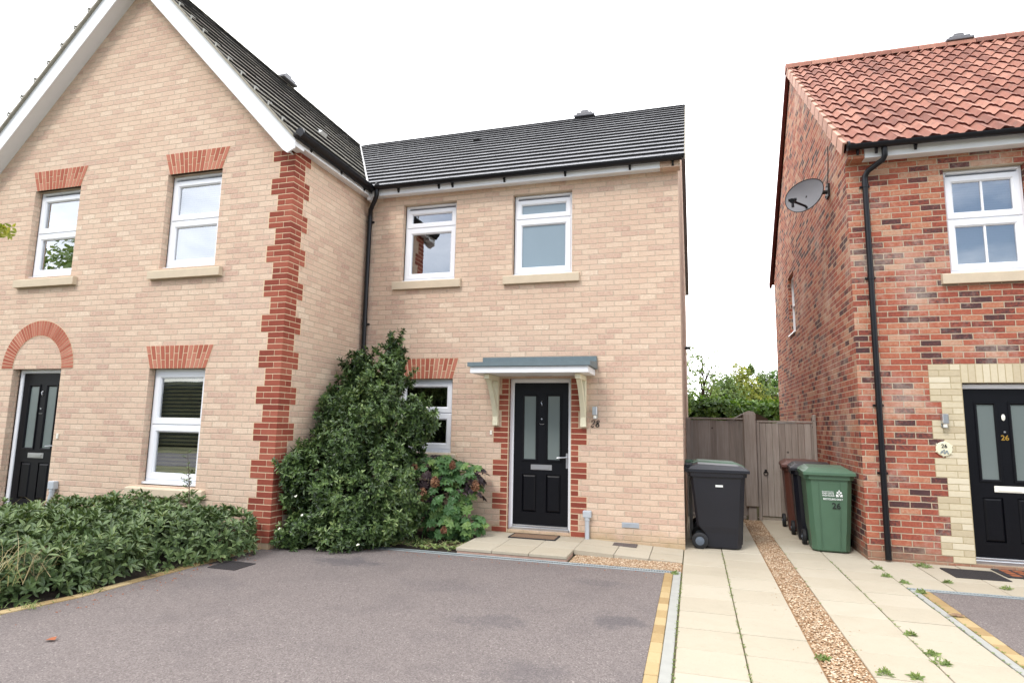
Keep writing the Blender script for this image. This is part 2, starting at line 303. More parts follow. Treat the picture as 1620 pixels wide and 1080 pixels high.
# ------------------------------------------------------------------ mesh helpers
WL = {}       # world origin of each parent built in world coordinates
class MB:
    def __init__(s): s.v = []; s.f = []; s.m = []
    def add(s, vs, fs, mi=0):
        o = len(s.v); s.v += [tuple(p) for p in vs]; s.f += [tuple(i+o for i in f) for f in fs]; s.m += [mi]*len(fs); return s
    def box(s, x0, x1, y0, y1, z0, z1, mi=0):
        return s.add([(x0, y0, z0), (x1, y0, z0), (x1, y1, z0), (x0, y1, z0), (x0, y0, z1), (x1, y0, z1), (x1, y1, z1), (x0, y1, z1)],
                     [(0, 3, 2, 1), (4, 5, 6, 7), (0, 1, 5, 4), (1, 2, 6, 5), (2, 3, 7, 6), (3, 0, 4, 7)], mi)
    def bbox(s, x0, x1, y0, y1, z0, z1, c=.004, mi=0):
        """box with chamfered edges (three crossing shells hulled by hand)"""
        xs = (x0, x0+c, x1-c, x1); ys = (y0, y0+c, y1-c, y1); zs = (z0, z0+c, z1-c, z1); V = {}; vs = []
        def g(i, j, k):
            if (i, j, k) not in V: V[(i, j, k)] = len(vs); vs.append((xs[i], ys[j], zs[k]))
            return V[(i, j, k)]
        F = []
        for k in (0, 3): q = [g(1, 1, k), g(2, 1, k), g(2, 2, k), g(1, 2, k)]; F.append(q if k else q[::-1])
        for j in (0, 3): q = [g(1, j, 1), g(2, j, 1), g(2, j, 2), g(1, j, 2)]; F.append(q if j == 0 else q[::-1])
        for i in (0, 3): q = [g(i, 1, 1), g(i, 2, 1), g(i, 2, 2), g(i, 1, 2)]; F.append(q if i else q[::-1])
        n = lambda a: 0 if a == 1 else 3
        for j in (1, 2):
            for k in (1, 2): F.append([g(1, n(j), k), g(2, n(j), k), g(2, j, n(k)), g(1, j, n(k))])
        for i in (1, 2):
            for k in (1, 2): F.append([g(n(i), 1, k), g(n(i), 2, k), g(i, 2, n(k)), g(i, 1, n(k))])
            for j in (1, 2): F.append([g(n(i), j, 1), g(n(i), j, 2), g(i, n(j), 2), g(i, n(j), 1)])
        for i in (1, 2):
            for j in (1, 2):
                for k in (1, 2): F.append([g(n(i), j, k), g(i, n(j), k), g(i, j, n(k))])
        return s.add(vs, F, mi)
    def prism(s, poly, d, mi=0):
        """poly: list of 3-D points (planar), d: extrusion vector"""
        n = len(poly); d = Vector(d); a = [Vector(p) for p in poly]; b = [p+d for p in a]
        return s.add(a+b, [tuple(range(n))[::-1], tuple(range(n, 2*n))]+[(i, (i+1) % n, n+(i+1) % n, n+i) for i in range(n)], mi)
    def tube(s, pts, r, n=12, mi=0, caps=True, radii=None):
        P = [Vector(p) for p in pts]; rings = []; pu = None
        for i, p in enumerate(P):
            d = (P[min(i+1, len(P)-1)]-P[max(i-1, 0)]).normalized()
            if pu is None: pu = Vector((0, 0, 1)) if abs(d.z) < .9 else Vector((1, 0, 0))
            a = (pu - d*pu.dot(d)).normalized(); pu = a; b = d.cross(a); rr = radii[i] if radii else r
            rings.append([p+(a*math.cos(2*math.pi*k/n)+b*math.sin(2*math.pi*k/n))*rr for k in range(n)])
        vs = [q for R_ in rings for q in R_]; F = []
        for i in range(len(P)-1):
            for k in range(n): F.append((i*n+k, i*n+(k+1) % n, (i+1)*n+(k+1) % n, (i+1)*n+k))
        if caps: F += [tuple(range(n))[::-1], tuple(range((len(P)-1)*n, len(P)*n))]
        return s.add(vs, F, mi)
    def ring(s, x0, x1, z0, z1, w, y0, y1, ch=.012, mi=0):
        """rectangular frame in the XZ plane, front at y0 (towards -Y), chamfered inner edge back to y1"""
        o = [(x0, z0), (x1, z0), (x1, z1), (x0, z1)]; i1 = [(x0+w-ch, z0+w-ch), (x1-w+ch, z0+w-ch), (x1-w+ch, z1-w+ch), (x0+w-ch, z1-w+ch)]
        i2 = [(x0+w, z0+w), (x1-w, z0+w), (x1-w, z1-w), (x0+w, z1-w)]; oc = .003
        o1 = [(x0+oc, z0+oc), (x1-oc, z0+oc), (x1-oc, z1-oc), (x0+oc, z1-oc)]
        vs = [(x, y0, z) for x, z in o1]+[(x, y0, z) for x, z in i1]+[(x, y0+ch, z) for x, z in i2]+[(x, y1, z) for x, z in i2]+[(x, y1, z) for x, z in o]+[(x, y0+oc, z) for x, z in o]
        F = []
        for k in range(4):
            j = (k+1) % 4
            F += [(k, j, 4+j, 4+k), (4+k, 4+j, 8+j, 8+k), (8+k, 8+j, 12+j, 12+k), (12+k, 12+j, 16+j, 16+k), (20+k, 16+k, 16+j, 20+j), (k, 20+k, 20+j, j)]
        return s.add(vs, F, mi)
    def build(s, name, mats, parent=None, smooth=False, org=None, auto=None):
        me = bpy.data.meshes.new(name)
        off = WL.get(parent, Vector((0, 0, 0))) if parent else Vector(org or (0, 0, 0))
        v = np.array(s.v, dtype=float).reshape(-1, 3)-np.array(off)
        me.from_pydata(v.tolist(), [], s.f)
        for m in (mats if isinstance(mats, (list, tuple)) else [mats]): me.materials.append(m)
        me.polygons.foreach_set('material_index', s.m)
        if smooth: me.polygons.foreach_set('use_smooth', [True]*len(me.polygons))
        me.update()
        o = bpy.data.objects.new(name, me); C.objects.link(o)
        if parent: o.parent = parent; WL[o] = off
        else: o.location = off; WL[o] = off
        if smooth and auto:
            try: me.set_sharp_from_angle(angle=R(auto))
            except Exception: pass
        return o
def tag(o, label=None, cat=None, group=None, kind=None):
    if label: o['label'] = label
    if cat: o['category'] = cat
    if group: o['group'] = group
    if kind: o['kind'] = kind
    return o
def thing(name, label, cat, loc=(0, 0, 0), group=None):
    o = bpy.data.objects.new(name, None); C.objects.link(o); o.location = loc; o.empty_display_size = .2
    WL[o] = Vector(loc); return tag(o, label, cat, group)
def struct(o): o['kind'] = 'structure'; return o
def place(root, loc, rz=0): root.location = loc; root.rotation_euler = (0, 0, rz)
def copy_tree(o, parent=None):
    c = o.copy(); C.objects.link(c)
    if parent: c.parent = parent
    for ch in o.children: copy_tree(ch, c)
    return c
def text(body, name, size, loc, mat, parent=None, rot=(R(90), 0, 0), ext=.003, shear=0., align='CENTER', sx_=1., org=None):
    cu = bpy.data.curves.new(name, 'FONT'); cu.body = body; cu.size = size; cu.extrude = ext; cu.shear = shear; cu.align_x = align; cu.resolution_u = 3
    cu.offset = size*.022
    ob = bpy.data.objects.new(name, cu); C.objects.link(ob)
    dg = bpy.context.evaluated_depsgraph_get(); me = bpy.data.meshes.new_from_object(ob.evaluated_get(dg))
    bpy.data.objects.remove(ob); me.materials.clear(); me.materials.append(mat)
    from mathutils import Euler
    off = WL.get(parent, Vector((0, 0, 0))) if parent else Vector(org or (0, 0, 0))
    me.transform(Matrix.Translation(Vector(loc)-off) @ Euler(rot).to_matrix().to_4x4() @ Matrix.Diagonal((sx_, 1, 1, 1)))
    o = bpy.data.objects.new(name, me); C.objects.link(o)
    if parent: o.parent = parent
    else: o.location = off
    return o

# ------------------------------------------------------------------ walls with real openings
def wall_face(mb, axis, plane, sgn, u0, u1, z0, z1, holes, depth, thick=.28, mi=0):
    """vertical wall face at y=plane (axis 'Y') or x=plane (axis 'X'); sgn = direction of the outward normal. Openings get brick reveals."""
    us = sorted({u0, u1, *[h[0] for h in holes], *[h[1] for h in holes]}); zs = sorted({z0, z1, *[h[2] for h in holes], *[h[3] for h in holes]})
    us = [u for u in us if u0 <= u <= u1]; zs = [z for z in zs if z0 <= z <= z1]
    def P(u, z, d=0): return (u, plane-sgn*d, z) if axis == 'Y' else (plane-sgn*d, u, z)
    flip = (sgn < 0) == (axis == 'Y')
    for a, b in zip(us, us[1:]):
        for c, d in zip(zs, zs[1:]):
            um, zm = (a+b)/2, (c+d)/2
            if any(h[0] < um < h[1] and h[2] < zm < h[3] for h in holes): continue
            q = [P(a, c), P(b, c), P(b, d), P(a, d)]
            mb.add(q if flip else q[::-1], [(0, 1, 2, 3)], mi)
    for h in holes:
        a, b, c, d = h[:4]
        mb.add([P(a, c), P(a, d), P(a, d, depth), P(a, c, depth)], [(0, 1, 2, 3)], mi)
        mb.add([P(b, c), P(b, c, depth), P(b, d, depth), P(b, d)], [(0, 1, 2, 3)], mi)
        mb.add([P(a, d), P(b, d), P(b, d, depth), P(a, d, depth)], [(0, 1, 2, 3)], mi)
        mb.add([P(a, c), P(a, c, depth), P(b, c, depth), P(b, c)], [(0, 1, 2, 3)], mi)

def window(root, x0, x1, z0, z1, yf, tz, kind, bars=False, sill=None, yw=None, vent=True, sep=.087, label=None):
    """uPVC casement pair: fixed frame, two sashes, glass, trickle vent, cill, stone sill, blind and the room behind"""
    mb = MB()
    mb.ring(x0, x1, z0, z1-.0, .045, yf+.004, yf+.07, .004)
    mb.box(x0+.045, x1-.045, yf+.008, yf+.07, tz-.012, tz+.012)
    top = z1-(.045 if not vent else .045)
    mb.box(x0-.01, x1+.01, yf-.045, yf+.03, z0-.03, z0-.002)
    w = mb.build('window', M['upvc'], root)
    if label: w['label'] = label
    vt = .035 if vent else .0
    for (a, b) in ((tz+.012, z1-.05-vt+.01), (z0+.03, tz-.012)):
        s = MB(); s.ring(x0+.028, x1-.028, a, b, .082 if (b-a) > .3 else .075, yf-.006, yf+.05, .018); sh = s.build('sash', M['upvc'], w)
        iw = .082 if (b-a) > .3 else .075
        g = MB(); g.add([(x0+.028+iw, yf+.03, a+iw), (x1-.028-iw, yf+.03, a+iw), (x1-.028-iw, yf+.03, b-iw), (x0+.028+iw, yf+.03, b-iw)], [(0, 1, 2, 3)])
        g.build('pane', M['frost_blue'] if kind == 'frost' else M['glass'], w)
        if bars:
            bb = MB(); cx = (x0+x1)/2; bb.bbox(cx-.012, cx+.012, yf+.012, yf+.034, a+iw, b-iw, .004); bb.build('glazing_bar', M['upvc'], w)
    if vent:
        v = MB(); cx = (x0+x1)/2; v.bbox(x0+.05, cx-.015, yf-.014, yf+.006, z1-.040, z1-.024, .003); v.bbox(cx+.015, x1-.03, yf-.014, yf+.006, z1-.040, z1-.024, .003); v.build('trickle_vent', M['upvc'], w)
    if kind in ('white', 'grey', 'wood'):
        b = MB(); mt = M['blind_'+kind]; pitch_ = .05 if kind == 'wood' else .032; tilt = R(32) if kind == 'wood' else R(78)
        z = z0+.08; yb = yf+(.105 if kind == 'wood' else .10); hw = .024 if kind == 'wood' else .0172
        while z < z1-.06:
            dy, dz = hw*math.cos(tilt), hw*math.sin(tilt)
            b.add([(x0+.06, yb-dy, z-dz), (x1-.06, yb-dy, z-dz), (x1-.06, yb+dy, z+dz), (x0+.06, yb+dy, z+dz)], [(0, 1, 2, 3)]); z += pitch_
        b.build('blind', mt, w)
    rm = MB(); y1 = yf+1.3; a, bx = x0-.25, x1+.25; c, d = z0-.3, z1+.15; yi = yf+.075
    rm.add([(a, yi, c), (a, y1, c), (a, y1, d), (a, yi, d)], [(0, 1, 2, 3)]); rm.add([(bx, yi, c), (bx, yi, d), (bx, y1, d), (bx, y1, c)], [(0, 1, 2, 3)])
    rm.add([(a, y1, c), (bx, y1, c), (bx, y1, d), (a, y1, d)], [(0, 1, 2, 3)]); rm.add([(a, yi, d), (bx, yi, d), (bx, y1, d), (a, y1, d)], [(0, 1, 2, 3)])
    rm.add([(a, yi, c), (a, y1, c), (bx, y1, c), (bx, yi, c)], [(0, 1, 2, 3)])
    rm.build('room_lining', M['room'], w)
    if sill:
        sb = MB(); sx0, sx1, sz0, sz1, prj = sill
        prof = [(sx0, yw-prj, sz0), (sx0, yw-prj, sz1-.012), (sx0, yw-prj+.014, sz1), (sx0, yf+.0, sz1+.018), (sx0, yf+.0, sz0)]
        sb.prism(prof, (sx1-sx0, 0, 0)); sb.build('sill', M['stone'], w)
    return w

def door(root, x0, z0, yf, letter=M['silver'], width=.89, knocker='silver', letter_mat='silver', num=None):
    """panelled black composite door in a white frame, 2.06 high"""
    H = 2.06; x1 = x0+width; z1 = z0+H
    f = MB(); f.ring(x0, x1, z0, z1, .055, yf, yf+.07, .010); f.build('door_frame', M['upvc'], root)
    th = MB(); th.bbox(x0+.04, x1-.04, yf-.03, yf+.04, z0-.012, z0+.035, .006); th.bbox(x0+.052, x1-.052, yf-.012, yf+.04, z0+.04, z0+.062, .004); th.build('threshold', M['silver'], root)
    lx0, lx1, lz0, lz1 = x0+.052, x1-.052, z0+.064, z1-.052; yl = yf+.022
    gl = [(x0+.198, x0+.370), (x0+.538, x0+.712)]; gz = (z0+.945, z0+1.82); pz = (z0+.235, z0+.74)
    d = MB(); hol = [(a, b, *gz) for a, b in gl]+[(a-.015, b+.015, *pz) for a, b in gl]
    wall_face(d, 'Y', yl, -1, lx0, lx1, lz0, lz1, hol, .018)
    d.add([(lx0, yl+.001, lz0), (lx0, yl+.045, lz0), (lx0, yl+.045, lz1), (lx0, yl+.001, lz1)], [(0, 1, 2, 3)])
    leafo = d.build('door_leaf', M['blackdoor'], root)
    for a, b in gl:
        m = MB(); m.ring(a-.028, b+.028, gz[0]-.028, gz[1]+.028, .030, yl-.012, yl+.016, .014); m.build('glazing_bead', M['blackdoor'], leafo)
        g = MB(); g.add([(a, yl+.012, gz[0]), (b, yl+.012, gz[0]), (b, yl+.012, gz[1]), (a, yl+.012, gz[1])], [(0, 1, 2, 3)]); g.build('pane', M['frost'], leafo)
        p = MB(); A, B_ = a-.015, b+.015
        p.add([(A, yl+.018, pz[0]), (B_, yl+.018, pz[0]), (B_, yl+.018, pz[1]), (A, yl+.018, pz[1]), (A+.03, yl-.002, pz[0]+.03), (B_-.03, yl-.002, pz[0]+.03), (B_-.03, yl-.002, pz[1]-.03), (A+.03, yl-.002, pz[1]-.03)],
              [(0, 1, 5, 4), (1, 2, 6, 5), (2, 3, 7, 6), (3, 0, 4, 7), (4, 5, 6, 7)]); p.build('raised_panel', M['blackdoor'], leafo)
    lp = MB(); lc = x0+.455; lz = z0+.84; lp.bbox(lc-.15, lc+.15, yl-.008, yl+.002, lz-.036, lz+.036, .004); lp.bbox(lc-.115, lc+.115, yl-.014, yl-.009, lz-.022, lz+.020, .003); lp.build('letter_plate', M[letter_mat], leafo)
    hb = MB(); hx = x1-.075; hb.bbox(hx-.015, hx+.015, yl-.010, yl+.002, z0+.835, z0+1.04, .004); hb.tube([(hx, yl-.005, z0+.985), (hx, yl-.045, z0+.985), (hx-.02, yl-.052, z0+.984), (hx-.13, yl-.052, z0+.976)], .009, 8); hb.build('handle', M['silver'], leafo, True, auto=40)
    k = MB(); kx = x0+.455
    if knocker == 'gold':
        n = 16; k.add([(kx+.02*math.cos(2*math.pi*i/n), yl-.006, z0+1.67+.038*math.sin(2*math.pi*i/n)) for i in range(n)]+[(kx, yl-.016, z0+1.67)], [(i, (i+1) % n, n) for i in range(n)]); k.build('knocker', M['whitebright'], leafo)
    elif knocker == 'silver': k.tube([(kx, yl-.004, z0+1.75), (kx-.008, yl-.02, z0+1.73), (kx+.006, yl-.02, z0+1.70), (kx, yl-.004, z0+1.685)], .006, 6); k.build('knocker', M['silver'], leafo)
    e = MB(); e.tube([(kx, yl+.002, z0+1.50), (kx, yl-.012, z0+1.50)], .011, 12); e.build('spyhole', M['silver'], leafo, True, auto=40)
    if knocker == 'silver':
        e = MB(); e.tube([(kx-.032, yl-.004, z0+1.435), (kx-.015, yl-.014, z0+1.428), (kx+.015, yl-.014, z0+1.428), (kx+.032, yl-.004, z0+1.432)], .004, 6); e.build('chain_stay', M['silver'], leafo)
    if num: text(num[0], 'door_number', num[1], num[2], M['gold'], leafo, ext=.003)
    return leafo

def flat_arch(root, x0, x1, z0, z1, splay, yw, mat='orangebrick', nb=14):
    """splayed soldier course of cut bricks, alternating split pairs, standing 5 mm proud of the wall"""
    b = MB(); cx = (x0+x1)/2
    def X(t, z): k = (z-z0)/(z1-z0); return (x0-splay*k)+(x1-x0+2*splay*k)*t
    b.add([(X(0, z0), yw-.002, z0), (X(1, z0), yw-.002, z0), (X(1, z1), yw-.002, z1), (X(0, z1), yw-.002, z1), (X(0, z0), yw+.05, z0), (X(1, z0), yw+.05, z0), (X(1, z1), yw+.05, z1), (X(0, z1), yw+.05, z1)], [(0, 1, 2, 3), (0, 4, 5, 1), (1, 5, 6, 2), (3, 2, 6, 7), (0, 3, 7, 4)], 1)
    H = z1-z0
    for i in range(nb):
        ta, tb = i/nb+.008, (i+1)/nb-.008
        cut = z0+H*(.38 if i % 2 else .66)
        for (a, c) in ((z0+.002, cut-.005), (cut+.005, z1-.002)):
            f = [(X(ta, a), yw-.006, a), (X(tb, a), yw-.006, a), (X(tb, c), yw-.006, c), (X(ta, c), yw-.006, c)]
            g = [(x, yw+.04, z) for x, _, z in f]
            b.add(f+g, [(0, 1, 2, 3), (0, 4, 5, 1), (1, 5, 6, 2), (2, 6, 7, 3), (3, 7, 4, 0)])
    return b.build('brick_arch', [M[mat], M['mortar']], root)

def gutter_line(root, p0, p1, brackets, r=.056, out=(0, -1, 0), caps=True):
    """half-round gutter between two points with fascia brackets"""
    p0, p1 = Vector(p0), Vector(p1); d = (p1-p0).normalized(); o_ = Vector(out); n = 12; g = MB()
    ring = lambda p, rr: [p+o_*(rr*math.cos(math.pi*k/n))+Vector((0, 0, -rr*math.sin(math.pi*k/n))) for k in range(n+1)]
    A, B_, A2, B2 = ring(p0, r), ring(p1, r), ring(p0, r-.004), ring(p1, r-.004); vs = A+B_+A2+B2; m = n+1
    F = [(k, k+1, m+k+1, m+k) for k in range(n)]+[(2*m+k, 3*m+k, 3*m+k+1, 2*m+k+1) for k in range(n)]+[(0, m, 3*m, 2*m), (n, 2*m+n, 3*m+n, m+n)]
    g.add(vs, F)
    if caps:
        for P_ in (A, B_): g.add(P_, [tuple(range(m))])
        for p, s_ in ((p0, 1), (p1, -1)):
            for k in range(2):
                a = p+d*s_*(.0+k*.0); 
        g.tube([p0-d*.004, p0+d*.02], r+.006, 16); 
    go = g.build('gutter', M['blackplastic'], root, True, auto=50)
    for t_ in brackets:
        c = p0+d*t_; b = MB()
        a1 = ring(c-d*.012, r+.004); a2 = ring(c+d*.012, r+.004); b.add(a1+a2, [(k, k+1, m+k+1, m+k) for k in range(n)])
        i_ = -o_; q = c+i_*(r)+Vector((0, 0, .005)); 
        b.prism([q-d*.014+i_*.01+Vector((0, 0, .0)), q-d*.014+i_*.012+Vector((0, 0, -.10)), q-d*.014+Vector((0, 0, -.115)), q-d*.014-i_*.03+Vector((0, 0, -.07)), q-d*.014-i_*.03+Vector((0, 0, -.01))], d*.028)
        b.build('gutter_bracket', M['blackplastic'], go)
    return go
def downpipe(root, pts, clips, r=.034, wall=(0, 1, 0)):
    b = MB(); b.tube(pts, r, 14); z = [p for p in pts]
    b.tube([Vector(pts[-1])+Vector((0, 0, .0)), Vector(pts[-1])+Vector((0, 0, .02))], r+.002, 14)
    o = b.build('downpipe', M['blackplastic'], root, True, auto=50)
    x, y = pts[-1][0], pts[-1][1]
    for zc in clips:
        c = MB(); c.tube([(x, y, zc-.018), (x, y, zc+.018)], r+.006, 14); c.tube([(x, y, zc+.02), (x, y, zc+.09)], r+.003, 14)
        c.box(x-.058, x+.058, y+.02, y+.07, zc-.012, zc+.012); c.build('pipe_clip', M['blackplastic'], o, True, auto=40)
    return o

# ------------------------------------------------------------------ roofs: every tile its own island
def tiled_slope(mb, orig, along, updir, nrm, smax, gauge, uw, clip, thick=.034, edge_mi=1, gap=.004, u_lim=(0, 10), jit=.003, rs=3):
    """flat interlocking tiles. along/updir/nrm are unit vectors; clip(s) -> (umin, umax) in metres along the eave"""
    rr = random.Random(rs); O = Vector(orig); A = Vector(along); U = Vector(updir); Nn = Vector(nrm)
    k = 0; s = 0.
    while s < smax-.02:
        s1 = min(s+gauge, smax); off = (k % 2)*uw*.5
        c0, c1 = clip(s), clip(s1)
        lo = min(c0[0], c1[0]); hi = max(c0[1], c1[1]); i = math.floor((lo-off)/uw)
        while off+i*uw < hi:
            a, b = off+i*uw+gap/2, off+(i+1)*uw-gap/2; i += 1
            a0, b0, a1, b1 = max(a, c0[0]), min(b, c0[1]), max(a, c1[0]), min(b, c1[1])
            if b0-a0 < .01 and b1-a1 < .01: continue
            b0 = max(b0, a0); b1 = max(b1, a1)
            t = thick+rr.uniform(-jit, jit); t2 = .004
            P = lambda u, s_, n_: O+A*u+U*s_+Nn*n_
            mb.add([P(a0, s, t), P(b0, s, t), P(b1, s1+.01, t2), P(a1, s1+.01, t2)], [(0, 1, 2, 3)], 0)
            mb.add([P(a0, s, -.01), P(b0, s, -.01), P(b0, s, t), P(a0, s, t)], [(0, 1, 2, 3)], edge_mi)
            mb.add([P(a0, s, -.01), P(a0, s, t), P(a1, s1, t2)], [(0, 1, 2)], edge_mi); mb.add([P(b0, s, t), P(b0, s, -.01), P(b1, s1, t2)], [(0, 1, 2)], edge_mi)
        s = s1; k += 1

def roof_vent(root, p, U, A, Nn, mat, w=.16, l=.22, h=.075):
    p, U, A, Nn = map(Vector, (p, U, A, Nn)); b = MB()
    vs = [p-A*w/2, p+A*w/2, p+A*w/2+U*l, p-A*w/2+U*l, p-A*w*.36+Nn*h, p+A*w*.36+Nn*h]
    b.add(vs, [(0, 1, 5, 4), (4, 5, 2, 3), (0, 4, 3), (1, 2, 5)]); return b.build('roof_vent', mat, root)
def ridge_terminal(root, x, y, z, along='X'):
    b = MB()
    def bx(l, w, z0, z1, mi=0):
        if along == 'X': b.bbox(x-l/2, x+l/2, y-w/2, y+w/2, z0, z1, .008, mi)
        else: b.bbox(x-w/2, x+w/2, y-l/2, y+l/2, z0, z1, .008, mi)
    bx(.44, .26, z-.03, z+.018); bx(.33, .22, z+.020, z+.062); bx(.16, .16, z+.063, z+.125)
    return b.build('ridge_terminal', M['slate'], root)

# ================================================================== HOUSE 28 (middle)
XA0, XA1, YA = -4.875, -.14, 8.2
A = thing('terraced_house', 'cream brick house number 28 with black tiled roof, grey porch canopy and black front door', 'house', ((XA0+XA1)/2, YA, 0))
EY, EZ, RY, RZ = 8.02, 5.10, 12.25, 8.07
holesA = [(-4.25, -3.37, 3.64, 4.86), (-2.48, -1.60, 3.64, 4.86), (-4.235, -3.345, 1.06, 2.16), (-2.49, -1.60, .10, 2.16)]
mb = MB(); wall_face(mb, 'Y', YA, -1, XA0, XA1, -.2, 5.14, holesA, .085)
# right-hand gable end (faces +X) and the back
dy = 16.3; sl = (RZ-EZ)/(RY-EY)
mb.add([(XA1, YA, -.2), (XA1, dy, -.2), (XA1, dy, 5.14), (XA1, RY, RZ-.02), (XA1, YA, 5.14)], [(0, 1, 2, 3, 4)])
mb.add([(XA0, dy, -.2), (XA0, dy, 5.14), (XA1, dy, 5.14), (XA1, dy, -.2)], [(0, 1, 2, 3)])
mb.box(-.37, XA1+.03, 8.045, YA-.001, 4.985, 5.13)
mb.build('brick_wall', M['cream'], A)
# tiled roof clipped at the valley
cs = 1/math.hypot(1, sl); Uy, Uz = cs, sl*cs; slen = math.hypot(RY-EY, RZ-EZ)
GX, GZ, GS = -7.73, 8.22, 1.055      # ridge of the gabled wing
gx_at = lambda z: GX+(GZ-z)/GS
def clipA(s): z = EZ+Uz*s; return (gx_at(z)-.01, -.05)
mb = MB(); tiled_slope(mb, (0, EY-.03, EZ), (1, 0, 0), (0, Uy, Uz), (0, -Uz, Uy), slen+.03, .3, .30, clipA, thick=.036, jit=.001, gap=.002)
mb.add([(-4.7, EY, EZ-.012), (-.06, EY, EZ-.012), (-.06, RY, RZ-.012), (-7.5, RY, RZ-.012)], [(0, 1, 2, 3)], 1)
rfA = mb.build('roof', [M['slate'], M['tiledge']], A)
mb = MB(); mb.add([(XA0-2.8, RY, RZ-.005), (-.06, RY, RZ-.005), (-.06, 16.5, 5.0), (XA0, 16.5, 5.0)], [(0, 1, 2, 3)]); mb.build('rear_roof_slope', M['slate'], A)
mb = MB()
for i in range(17):     # ridge tiles
    x0, x1 = -7.45+i*.44, -7.45+(i+1)*.44-.008
    if x0 > -.2: break
    x1 = min(x1, -.04); mb.add([(x0, RY-.12, RZ-.03), (x1, RY-.12, RZ-.03), (x1, RY, RZ+.055), (x0, RY, RZ+.055), (x1, RY+.12, RZ-.03), (x0, RY+.12, RZ-.03)], [(0, 1, 2, 3), (3, 2, 4, 5), (1, 4, 2), (0, 3, 5)])
mb.build('ridge_tiles', M['slate'], rfA)
# verge strip and valley trim
mb = MB(); mb.prism([(-.052, EY-.03, EZ-.05), (-.052, EY-.03, EZ+.035), (-.052, RY, RZ+.03), (-.052, RY, RZ-.055)], (.022, 0, 0))
mb.build('verge', M['undercloak'], rfA)
mb = MB()
for (s0, s1) in ((0, slen),):
    a = Vector((gx_at(EZ+.02), EY+.0, EZ+.02)); b = Vector((gx_at(RZ), RY, RZ))
    dd = (b-a).normalized(); side = Vector((1, 0, 0)); n_ = Vector((0, -Uz, Uy))
    mb.prism([a+n_*.03, a+side*.035+n_*.045, b+side*.035+n_*.045, b+n_*.03], n_*.02)
mb.build('valley_trim', M['valley'], rfA)
roof_vent(rfA, (-4.10, EY+Uy*3.55, EZ+Uz*3.55+.02), (0, Uy, Uz), (1, 0, 0), (0, -Uz, Uy), M['tiledge'])
ridge_terminal(rfA, -2.12, RY, RZ+.05)
mb = MB(); mb.bbox(-4.78, -.37, 8.045, 8.065, 4.985, 5.16, .003); mb.box(-4.78, -.37, 8.065, 8.2, 5.0, 5.02); mb.build('fascia', M['soffit'], A)
gutter_line(A, (-4.62, 7.985, 5.115), (-.075, 7.985, 5.105), (.35, 1.02, 1.24, 2.05, 2.95, 3.85, 4.42))
for hx, kind in ((0, 'clear'), (1, 'frost')):
    x0, x1 = holesA[hx][:2]
    window(A, x0+.012, x1-.006, 3.665, 4.86, YA+.08, 4.492, kind, sill=(x0-.12, x1+.11, 3.515, 3.635, .06), yw=YA)
window(A, -4.23, -3.35, 1.12, 2.16, YA+.075, 1.66, 'clear', vent=False, sill=(-4.36, -3.25, 1.0, 1.085, .06), yw=YA)
flat_arch(A, -4.235, -3.345, 2.16, 2.46, .085, YA)
door(A, -2.49, .10, YA+.085)
# red toothed brick jambs beside the door
for s_, x in ((-1, -2.49), (1, -1.60)):
    mb = MB()
    for k in range(28):
        z0 = .06+.075*k; wide = ((27-k)//3) % 2 == 1
        w = .215 if wide else .102
        a, b = (x-w, x) if s_ < 0 else (x, x+w)
        mb.box(a-.006, b+.006, YA-.002, YA+.02, z0, z0+.075, 1)
        mb.bbox(a+.002, b-.002, YA-.006, YA+.01, z0+.006, z0+.069, .002)
        mb.box(x-.0 if s_ > 0 else x+.001, x+.002, YA-.001, YA+.08, z0+.004, z0+.071)
    mb.build('brick_door_jamb', [M['redbrick'], M['mortar']], A)
# porch canopy on two timber brackets
cn = MB(); cn.bbox(-2.865, -1.272, 7.62, 8.196, 2.19, 2.275, .004); cn_o = cn.build('porch_canopy', M['soffit'], A)
c2 = MB(); c2.prism([(-2.895, 7.59, 2.278), (-2.895, 7.59, 2.333), (-2.895, 8.198, 2.385), (-2.895, 8.198, 2.278)], (1.655, 0, 0))
c2.bbox(-2.875, -1.245, 8.15, 8.197, 2.38, 2.455, .004); c2.build('canopy_felt_roof', M['lead'], cn_o)
for bx_ in (-2.665, -1.425):
    b = MB(); b.bbox(bx_-.038, bx_+.038, 8.125, 8.197, 1.50, 2.188, .005); b.bbox(bx_-.036, bx_+.036, 7.72, 8.123, 2.118, 2.187, .005)
    pts = []
    for i in range(9):
        t_ = i/8; y = 7.78+.35*t_; z = 2.117-.50*t_+.06*math.sin(t_*math.pi); pts.append((y, z))
    for i in range(8):
        (ya, za), (yb, zb) = pts[i], pts[i+1]
        b.prism([(bx_-.030, ya, za), (bx_-.030, yb, zb), (bx_-.030, yb+.035 if i == 7 else yb+.045, zb+.035 if i < 7 else zb-.02), (bx_-.030, ya+.045, za+.035 if i else za)], (.060, 0, 0))
    for zz in (1.56, 1.80): b.tube([(bx_, 8.126, zz), (bx_, 8.12, zz)], .006, 8)
    b.build('canopy_bracket', M['creampaint'], cn_o)
b = MB(); b.bbox(-2.755, -2.728, 8.185, 8.2, 1.37, 1.43, .004); b.build('doorbell', M['whitebright'], A)
b = MB(); b.box(-.925, -.705, 8.192, 8.21, .225, .29)
for k in range(4): b.box(-.917, -.713, 8.186, 8.193, .232+k*.0145, .240+k*.0145)
b.build('air_brick', M['greypipe'], A)
downpipe(A, [(-4.62, 7.99, 5.07), (-4.62, 7.99, 4.97), (-4.64, 8.0, 4.93), (-4.77, 8.1, 4.80), (-4.80, 8.145, 4.74), (-4.805, 8.15, 4.66), (-4.805, 8.15, .02)], (4.62, 3.0, 1.4))
